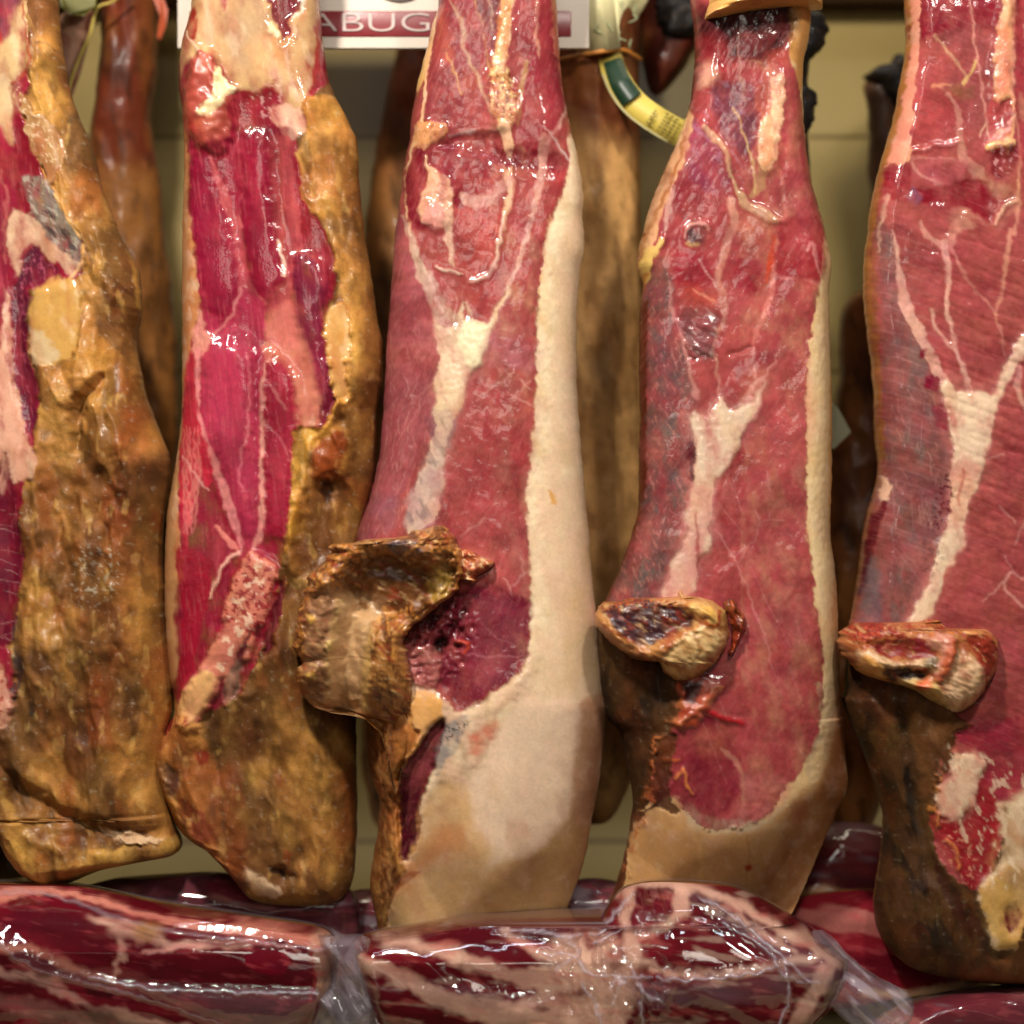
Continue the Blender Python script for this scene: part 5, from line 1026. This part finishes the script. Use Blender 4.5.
pack('dim purplish packed ham piece behind the long front left one', (220,1000,60), '_ 60,905 110,880 160,876 220,872 290,880 350,890 362,930 350,980 80,980', 30, 30, 30, 40, 40, meatDark(700,(104,36,48)), filmlite(701,.04), seed=61, step=2.2, grp=back)
pack('small rounded packed piece just left of the middle ham end', (355,1010,90), '_ 330,920 340,898 360,890 385,893 400,920 400,990 330,990', 26, 20, 20, 40, 70, meatDark(710,(112,34,46)), filmlite(711,.04), seed=63, step=2.2, grp=back)
pack('dark packed piece glinting between the two pale ham ends', (600,1000,60), '_ 545,930 560,892 580,880 605,880 640,893 655,930 650,990 550,990', 26, 20, 20, 40, 50, meatDark(720,(84,22,30)), filmlite(721,.04), seed=65, step=2.2, grp=back)
pack('upper red packed piece with a cream fat edge, right of the fourth ham', (850,900,150), '_ 770,900 800,860 820,830 850,822 890,830 930,850 930,900 780,905', 30, 30, 30, 50, 130, meatDark(730,(140,36,48),'_ 790,890 820,886 870,893 930,890'), filmlite(731,.04), seed=67, step=2.2, rb=12, grp=back)
pack('broad dark red piece lying under the far right ham', (880,1010,60), '_ 760,960 790,905 830,893 880,890 950,900 990,940 985,975 960,985 900,995 820,1010 770,1000', 34, 30, 30, 60, 60, meatDark(740,(124,26,38),'_ 860,985 900,988 950,980 985,965'), None, seed=69, step=2.0, rb=18, grp=back)
pack('lowest red piece in the bottom right corner, its edge shining', (970,1070,-20), '_ 860,1040 900,1010 960,994 1040,986 1100,990 1120,1060 1000,1100 880,1090', 34, 30, 30, 60, -20, meatDark(750,(110,20,34)), filmlite(751,.04), seed=71, step=1.6, grp='vacuum packed ham pieces along the counter')

# ================================================================== the setting
def box(name, c, half, mat, bev=.0, parent=None):
    x, y, z = c; a, b, h = half
    V = np.array([(x+i*a, y+j*b, z+k*h) for i in (-1,1) for j in (-1,1) for k in (-1,1)], np.float32)
    F = np.array([(0,1,3,2),(4,6,7,5),(0,4,5,1),(2,3,7,6),(0,2,6,4),(1,5,7,3)])
    base = c if parent is None else None
    o = mesh_obj(name, V, F, mat, parent, base=c, smooth_=False)
    if bev:
        m_ = o.modifiers.new('b','BEVEL'); m_.width = bev; m_.segments = 2
    return o
def wall_mat():
    m, N, L, B = nt('cream wall panels')
    tc = N.new('ShaderNodeTexCoord'); mp = N.new('ShaderNodeMapping'); L.new(tc.outputs['Object'], mp.inputs[0])
    mp.inputs['Rotation'].default_value = (math.pi/2, 0, 0)
    br = N.new('ShaderNodeTexBrick'); br.offset = .5; br.inputs['Scale'].default_value = 1; br.inputs['Mortar Size'].default_value = .0022; br.inputs['Mortar Smooth'].default_value = .3
    br.inputs['Brick Width'].default_value = .42; br.inputs['Row Height'].default_value = .2185
    br.inputs['Color1'].default_value = (*lin((158,140,88)),1); br.inputs['Color2'].default_value = (*lin((150,130,80)),1); br.inputs['Mortar'].default_value = (*lin((104,84,44)),1)
    L.new(mp.outputs[0], br.inputs['Vector'])
    n1 = N.new('ShaderNodeTexNoise'); n1.inputs['Scale'].default_value = 9; n1.inputs['Detail'].default_value = 6; L.new(tc.outputs['Object'], n1.inputs['Vector'])
    mx = N.new('ShaderNodeMix'); mx.data_type = 'RGBA'; mx.blend_type = 'MULTIPLY'; mx.inputs[0].default_value = .5
    cr = N.new('ShaderNodeValToRGB'); cr.color_ramp.elements[0].position = .3; cr.color_ramp.elements[0].color = (.6,.55,.45,1); cr.color_ramp.elements[1].position = .7
    L.new(n1.outputs['Fac'], cr.inputs[0]); L.new(br.outputs['Color'], mx.inputs[6]); L.new(cr.outputs[0], mx.inputs[7])
    L.new(mx.outputs[2], B.inputs['Base Color']); B.inputs['Roughness'].default_value = .45
    bp = N.new('ShaderNodeBump'); bp.inputs['Strength'].default_value = .4; bp.inputs['Distance'].default_value = .003; bp.invert = True
    L.new(br.outputs['Fac'], bp.inputs['Height']); L.new(bp.outputs[0], B.inputs['Normal']); return m
WD = 360
zc = (W(0,137,WD).z)
wall = box('wall', (0, WD*S+.01, zc-.2185*2), (1.4,.01,1.3), wall_mat()); tag(wall, kind='structure')
counter = box('counter', (0, .06, W(0,1100,0).z-.02), (1.4,.27,.02), simple('cream counter', (186,172,140), .35)); tag(counter, kind='structure')
rail = box('wooden_rail', tuple(W(760,-52,335)), (1.3,.02,.05), simple('dark brown wood', (72,38,16), .5, .3, 20), bev=.003)
tag(rail, 'dark brown wooden rail running along the top of the wall', 'rail')

# sign: white board, red bar, pale outlined letters
def text(name, body, size, loc, mat, parent, ext=.0006, off=0, sx=1.0):
    c = bpy.data.curves.new(name, 'FONT'); c.body = body; c.size = size; c.extrude = ext; c.align_x = 'CENTER'; c.align_y = 'CENTER'; c.offset = off; c.resolution_u = 5
    t = bpy.data.objects.new(name+'_src', c); col.objects.link(t)
    dg = bpy.context.evaluated_depsgraph_get(); me = bpy.data.meshes.new_from_object(t.evaluated_get(dg)); bpy.data.objects.remove(t)
    me.materials.clear(); me.materials.append(mat)
    o = bpy.data.objects.new(name, me); col.objects.link(o); o.rotation_euler = (math.pi/2,0,0); o.scale = (sx,1,1)
    o.parent = parent; o.location = Vector(loc)-Vector(parent.location); return o
SD = 72
white = simple('white sign board', (226,214,200), .35, .03); redp = simple('dark red paint', (126,30,38), .35, .05); greyp = simple('grey sign paint', (150,140,136), .4, .05)
sg = empty('shop_sign', W(383,-30,SD), 'white board behind the hams with a dark red bar of pale capitals', 'sign')
def sbox(name, x0, y0, x1, y1, d, th, mat):
    a = W(x0,y0,d,(D+SD)/D); b = W(x1,y1,d,(D+SD)/D)
    return box(name, ((a.x+b.x)/2, a.y, (a.z+b.z)/2), (abs(b.x-a.x)/2, th, abs(b.z-a.z)/2), mat, bev=.0006, parent=sg)
sbox('board', 178, -130, 589, 49, SD, .003, white)
sbox('red_bar', 190, 12, 571, 37.5, SD-4, .001, redp)
text('lettering', 'JABUGO', .0222, W(384,24.6,SD-6,(D+SD)/D), simple('pale grey lettering', (196,176,170), .4, .04), sg, off=-.0003, sx=1.75)
# lower arc of the grey oval emblem above the bar
def ring(cx, cy, rx, ry, w, d, mat, parent, name):
    n = 64; V = []; F = []; k = (D+SD)/D
    for i in range(n):
        a = 2*math.pi*i/n
        for r in (0,1):
            for dd in (0, 2):
                V.append(W(cx+(rx-w*r)*math.cos(a), cy+(ry-w*r)*math.sin(a), d-dd, k))
    for i in range(n):
        j = (i+1) % n; o = [i*4+t for t in range(4)]; e = [j*4+t for t in range(4)]
        F += [(o[0],e[0],e[1],o[1]),(o[1],e[1],e[3],o[3]),(o[3],e[3],e[2],o[2]),(o[2],e[2],e[0],o[0])]
    return mesh_obj(name, np.array([tuple(v) for v in V]), np.array(F), mat, parent)
ring(400,-42,40,45,7,SD-4,greyp,sg,'emblem_ring'); ring(540,-42,30,45,7,SD-4,greyp,sg,'emblem_ring')

# ---------------- hams hanging behind
def bgham(label, poly, d0, T, Tb, paintf, seed, rl=60, rr=60, step=3.2, parts=('rind',), name='cured_ham', cat='cured ham', grp='cured hams hanging behind the front row', mat=None):
    P = q(poly); e = empty(name, W(float(P[:,0].mean()), float(P[:,1].min()), d0), label, cat, grp)
    s_ = relief(poly, T, rl, rr, Tb, paintf, d0, step=step, rt=10, rb=30, ed=2, eds=30, seed=seed)
    split_obj(s_[0],s_[1],np.zeros(len(s_[4]),int),s_[2],s_[3],{0:('rind', mat or M['rind'])}, e)
    return e
def pbg(top, low, ymid, dark=(50,28,14), seed=0, wet=.5):
    def f(p):
        t = ss(ymid-25, ymid+45, p.Y+22*fbm(p.X,p.Y,40,2,seed)); p.C[:] = lin(top)*(1-t[:,None])+lin(low)*t[:,None]; p.W[:] = wet
        p.spots(dark, 50, .0, .6, .6, 1.5, 2.5, seed=seed+1); p.spots((176,112,52), 34, .1, .6, .35, 1.5, 2.5, seed=seed+2); p.spots(dark, 12, .15, .6, .5, 1.5, 3, seed=seed+3)
        p.C *= .74; p.rel(7, 60, 1.5, 2, 3, seed+4); p.rel(2.5, 14, 1.5, 3, 3, seed+5, ridge=True)  # pigment scaled down so the dim light behind sits in the colour
    return f
bgham('reddish brown whole ham hanging between the first and second hams', '_ 104,-90 152,-90 154,60 150,120 158,180 165,240 174,320 178,420 174,540 165,680 150,740 110,760 80,700 76,500 80,300 88,170 94,105 102,40', 190, 40, 60, pbg((118,50,26),(150,96,44),165,seed=801), 81)
bgham('dim brown ham mostly hidden behind the second and third hams', '_ 404,-90 470,-90 500,60 520,200 520,400 500,600 470,740 430,820 380,830 362,760 366,640 372,500 366,400 361,300 365,235 372,176 383,110 396,45', 250, 45, 60, pbg((112,50,28),(150,100,52),150,seed=811), 83)
bgham('large tan and brown whole ham hanging between the third and fourth hams', '_ 556,-90 634,-90 640,60 641,200 648,350 654,520 652,660 636,760 616,812 596,824 560,812 530,700 525,400 535,200 545,60', 150, 50, 70, pbg((116,56,26),(226,172,106),140,(130,86,44),seed=821,wet=.15), 85)
bgham('ochre ham end hanging low between the fourth and fifth hams', '_ 846,305 880,300 915,400 915,640 895,760 872,822 850,842 822,826 806,740 806,600 826,470 838,400', 190, 45, 60, pbg((150,88,50),(206,132,66),560,seed=831), 87)
bgham('dark ham shape added for the wall shadow low behind the far left ham', '_ -60,500 40,480 120,560 140,700 120,820 60,868 -20,880 -80,840', 170, 40, 60, pbg((60,36,18),(70,44,22),400,seed=841), 89)  # dark body added where the wall lies in shadow
# black hooves with their shanks
M['hoof'] = flesh('black hoof', bump=.3, bscale=130, var=.3, sss=0, coat=.4, rough=.6)
def phoof(p): p.C[:] = lin((24,20,18)); p.W[:] = .3; p.rel(4, 22, 0, 1, 3, 851); p.spots((60,44,34), 8, .2, .5, .6, seed=852)
def shank(label, ps, ph, d0, c, seed):
    e = bgham(label, ps, d0, 22, 22, pbg(c, c, 999, seed=seed), seed, 25, 25, name='ham_shank', cat='ham shank', grp='hoofed shanks hanging behind')
    h_ = relief(ph, 26, 16, 16, 22, phoof, d0-12, step=1.6, rt=10, rb=10, ed=5, eds=9, seed=seed+2, nsm=3)
    split_obj(h_[0],h_[1],np.zeros(len(h_[4]),int),h_[2],h_[3],{0:('hoof', M['hoof'])}, e)
shank('dark red shank with black hoof leaning at the top between third and fourth hams', '_ 632,-60 700,-60 704,20 690,60 668,88 655,96 645,80 640,40', '_ 655,-50 712,-50 706,20 690,40 668,42 656,20', 210, (104,42,24), 861)
shank('slim pinkish shank with ragged black hoof beside the far right ham', '_ 864,84 884,76 905,90 915,200 915,330 880,340 870,200 868,110', '_ 866,78 874,68 886,72 894,55 905,60 912,100 900,112 888,100 878,84', 250, (120,84,60), 871)
shank('black hoof and thin shank half hidden by the edge of the fourth ham', '_ 780,20 806,10 810,60 808,120 812,300 780,300', '_ 795,15 822,14 826,34 818,52 808,66 806,86 816,96 814,120 806,136 790,130 786,60', 130, (60,34,24), 881)
# ---------------- paper collar and label band on the ham between three and four
def strip(name, pts, wv, d0, mat, th=1.0, wn=2):
    """thin bent band through the points, wv its width, standing upright, given a thickness"""
    P = smooth(np.array([p_[:2] for p_ in pts], np.float32), 8, False); dd = np.interp(np.linspace(0,1,len(P)), np.linspace(0,1,len(pts)), [p_[2] for p_ in pts])
    V = []
    for i,(x,y) in enumerate(P):
        t = P[min(i+1,len(P)-1)]-P[max(i-1,0)]; t = t/np.linalg.norm(t); n_ = np.array([-t[1], t[0]])
        ww = np.interp(i/(len(P)-1), np.linspace(0,1,len(wv)), wv)
        for s_ in (-.5,.5):
            for e in (0, th): V.append(W(x+n_[0]*ww*s_, y+n_[1]*ww*s_, d0+dd[i]+e))
    F = []
    for i in range(len(P)-1):
        a, b = i*4, i*4+4
        F += [(a,b,b+2,a+2),(a+1,a+3,b+3,b+1),(a,a+1,b+1,b),(a+2,b+2,b+3,a+3)]
    n4 = (len(P)-1)*4; F += [(0,2,3,1),(n4,n4+1,n4+3,n4+2)]
    return np.array([tuple(v) for v in V], np.float32), np.array(F)
cream = simple('pale printed paper', (206,198,150), .5, .1, 60); green = simple('dark green print', (22,48,30), .4, .1); yel = simple('yellow paper', (206,184,84), .5, .08); org = simple('orange edging', (196,126,50), .5, .1); ink = simple('olive ink', (110,96,40), .6, .1); pedge = simple('pale band edge', (170,160,110), .5, .05)
cl = empty('paper_collar', W(600,20,130), 'pale patterned paper collar with orange edge round a ham shank at top', 'paper collar')
def arc(yof, d=110, n=13):
    return [(547+95*t, yof+ (12*(1-t)**2 - 3*t + (0 if t<.8 else (t-.8)*60)), d-math.sin(math.pi*t)*42+20) for t in [i/(n-1) for i in range(n)]]
V_, F_ = strip('wrap', arc(2), [96,96], 0, cream); 
mesh_obj('wrap', V_, F_, cream, cl)
V_, F_ = strip('edging', [(x,y+49,dd-2) for x,y,dd in arc(2)], [4,4], 0, org); mesh_obj('edging', V_, F_, org, cl)
r5 = random.Random(5)
Vs, Fs = [], []
for i in range(26):      # scribbled green vine pattern on the wrap
    t = r5.uniform(.1,.95); x = 547+95*t; y = r5.uniform(-40,44); dd = 110-math.sin(math.pi*t)*42+20-3
    v_, f_ = strip('v', [(x,y,dd),(x+r5.uniform(-5,5),y+4,dd),(x+r5.uniform(-7,7),y+9,dd)], [1.2,1.6,.8], 0, green, .6); Fs.append(f_+sum(len(a) for a in Vs)); Vs.append(v_)
mesh_obj('vine_print', np.concatenate(Vs), np.concatenate(Fs), simple('grey green print', (140,150,110), .5), cl)
bd = empty('label_band', W(640,90,120), 'dark green and yellow printed band hanging below the paper collar', 'label band')
path = [(610,44,120),(611,62,100),(620,84,84),(634,103,76),(652,117,72),(674,130,74),(697,141,80),(720,148,90)]
V_, F_ = strip('band', path, [22,24,26,27,27,27,27,27], 0, yel, 1.2); mesh_obj('band', V_, F_, yel, bd)
V_, F_ = strip('green_panel', [(612,60,98),(620,82,80.5),(632,100,74)], [19,22,23], 0, green, .8); V_[:,1] -= .0014; mesh_obj('green_panel', V_, F_, green, bd)
V_, F_ = strip('band_edge', [(x-9,y+9,dd-3) for x,y,dd in path[1:4]]+[(path[4][0]-7,path[4][1]+11,69),(path[5][0]-6,path[5][1]+12,71)], [2.4,2.4], 0, pedge); mesh_obj('band_edge', V_, F_, pedge, bd)
Vs, Fs = [], []
def dash(x0,y0,x1,y1,w,dd,acc):
    v_, f_ = strip('v', [(x0,y0,dd),((x0+x1)/2,(y0+y1)/2,dd),(x1,y1,dd)], [w,w], 0, ink, .5); acc[1].append(f_+sum(len(a) for a in acc[0])); acc[0].append(v_)
acc = ([],[])
u = np.array([.87,.49]); n2_ = np.array([-.49,.87]); o_ = np.array([668,127.])
for i,(a,b) in enumerate([(0,-7),(0,-4),(0,0),(0,3),(0,7)]):          # small crest
    c0 = np.array([652,117.])+n2_*b; L_ = [2,3.5,5,4,6][i]; dash(*(c0-u*L_/2), *(c0+u*L_/2), 1.6, 68, acc)
for k in range(3):                                                    # rows of small capitals reading across the band
    for j in range(6):
        c0 = np.array([663,122.])+u*(k*5.6)+n2_*(-9+j*3.7); dash(*(c0-n2_*1.1), *(c0+n2_*1.1), .8, 68, acc); dash(*(c0-u*1.8), *(c0+u*1.8), .8 if j%2 else 1.2, 68, acc)
mesh_obj('small_print', np.concatenate(acc[0]), np.concatenate(acc[1]), ink, bd)
acc = ([],[])
for k in range(2):
    for j in range(4):
        c0 = np.array([626,87.])+np.array([.55,.83])*(j*4)+np.array([.83,-.55])*(k*6-3); dash(*(c0-np.array([.83,-.55])*1.6), *(c0+np.array([.83,-.55])*1.6), 1.0, 77, acc)
mesh_obj('pale_print', np.concatenate(acc[0]), np.concatenate(acc[1]), simple('pale green ink', (96,120,92), .5), bd)
# white tag by the fourth ham, cord, red tag and green leaf paper at the top left
def card(name, label, cat, pts, d0, mat, th=1.5, group=None):
    n = len(pts); V = [W(x,y,d0+z) for x,y,z in pts]+[W(x,y,d0+z+th) for x,y,z in pts]
    bm = __import__('bmesh').new(); vs = [bm.verts.new(v) for v in V]
    bm.faces.new(vs[:n]); bm.faces.new(vs[n:][::-1])
    for i in range(n): bm.faces.new((vs[i], vs[(i+1)%n], vs[n+(i+1)%n], vs[n+i]))
    bm.normal_update(); c = sum((Vector(v) for v in V), Vector())/len(V)
    for v in bm.verts: v.co -= c
    me = bpy.data.meshes.new(name); bm.to_mesh(me); bm.free(); me.materials.append(mat)
    o = bpy.data.objects.new(name, me); col.objects.link(o); o.location = c; return tag(o, label, cat)
card('paper_tag', 'small pale green paper tag behind the right edge of the fourth ham', 'tag', [(826,396,0),(838,408,-4),(851,432,-6),(834,449,-4),(820,440,0)], 120, simple('pale green paper', (198,200,160), .5, .1, 80))
card('hang_tag', 'small orange red tag beside the reddish brown shank at top left', 'tag', [(150,-10,0),(160,-10,0),(168,10,-4),(166,26,-6),(160,40,-4),(157,36,0),(160,16,0)], 170, simple('orange red card', (176,80,48), .5, .15, 60))
card('leaf_wrapper', 'crumpled green paper at the top left behind the first ham', 'paper', [(58,-20,0),(98,-20,4),(96,6,-4),(84,16,2),(70,14,-4),(60,6,0)], 120, simple('mossy green paper', (96,92,34), .6, .4, 70))
def cord(name, label, pts, r, d0, mat):
    P = smooth(np.array([p_[:2] for p_ in pts], np.float32), 6, False); V = []; F = []; m_ = 8
    for i,(x,y) in enumerate(P):
        t = P[min(i+1,len(P)-1)]-P[max(i-1,0)]; t = t/np.linalg.norm(t)
        for j in range(m_):
            a = 2*math.pi*j/m_; V.append(tuple(W(x-t[1]*r*math.cos(a), y+t[0]*r*math.cos(a), d0+r*math.sin(a), (D+d0)/D)))
    for i in range(len(P)-1):
        for j in range(m_): F.append((i*m_+j, i*m_+(j+1)%m_, (i+1)*m_+(j+1)%m_, (i+1)*m_+j))
    V = np.array(V, np.float32); o = mesh_obj(name, V, np.array(F), mat, None, base=V.mean(0)); return tag(o, label, 'cord')
cord('hanging_cord', 'thin yellowish cord looping down at the top left beside the shank', [(130,-12),(112,2),(100,6),(95,14),(90,34),(82,52),(74,72),(68,92)], 1.6, 130, simple('yellow cord', (168,148,62), .6, .2, 200))
def pdim(c, seed):
    def f(p): p.C[:] = lin(c); p.spots((120,56,46), 12, 0, .5, .7, 1.2, 2, seed=seed)
    return f
bgham('narrow dusky pink ham shank just right of the first ham top', '_ 62,14 92,8 88,40 80,70 70,100 60,100 58,40', 150, 12, 14, pdim((150,112,90),891), 91, 14, 14, name='ham_shank', cat='ham shank', grp='hoofed shanks hanging behind')

# ================================================================== light, camera, render
def area(name, loc, target, power, size, colr=(1,.86,.66), sy=None):
    l = bpy.data.lights.new(name, 'AREA'); l.energy = power; l.color = colr; l.size = size
    if sy: l.shape = 'RECTANGLE'; l.size_y = sy
    o = bpy.data.objects.new(name, l); col.objects.link(o); o.location = loc
    o.rotation_euler = (Vector(target)-Vector(loc)).to_track_quat('-Z','Y').to_euler(); return o
area('spot_lamp', (-.34,-.85,.95), (0,0,-.05), 19, .10, (1,.92,.81))
area('spot_lamp', (.45,-.95,.90), (.1,0,-.05), 7.5, .10, (1,.92,.81))
area('fill_light', (0,-2.0,.8), (0,0,-.1), 5.5, .5, (1,.92,.8))  # soft fill added on the camera side, not a lamp of the shop
area('fill_strip', (0,-1.9,.12), (0,0,-.12), .7, 1.6, (1,.92,.8), .12)  # added wide strip that fills the dark gaps between the hams
area('wall_fill', (0,.20,-.36), (0,.288,-.27), .35, 1.4, (1,.9,.7), .03)  # added strip behind the packs to brighten the foot of the wall
area('tube_lamp', (.1,-.9,1.9), (0,-.1,-.3), 5, 1.3, (.80,.86,1), .05)
area('cabinet_lamp', (0,.14,.85), (0,.22,-.4), 2.2, 1.3, (1,.88,.66), .04)
w = bpy.data.worlds.new('World'); scene.world = w; w.use_nodes = True
w.node_tree.nodes['Background'].inputs[0].default_value = (1,.78,.52,1); w.node_tree.nodes['Background'].inputs[1].default_value = .035
cam = bpy.data.cameras.new('Camera'); co = bpy.data.objects.new('Camera', cam); col.objects.link(co); scene.camera = co
co.location = (0,-D*S,0); co.rotation_euler = (math.pi/2,0,0); cam.sensor_width = 36; cam.lens = 36*D/1024; cam.clip_end = 100; cam.clip_start = .05
cam.dof.use_dof = True; cam.dof.focus_distance = D*S-.045; cam.dof.aperture_fstop = cam.lens/1000/.042
scene.render.engine = 'CYCLES'; scene.cycles.max_bounces = 8; scene.cycles.transparent_max_bounces = 16
scene.view_settings.view_transform = 'Standard'; scene.view_settings.look = 'None'; scene.view_settings.exposure = 0; scene.view_settings.gamma = 1
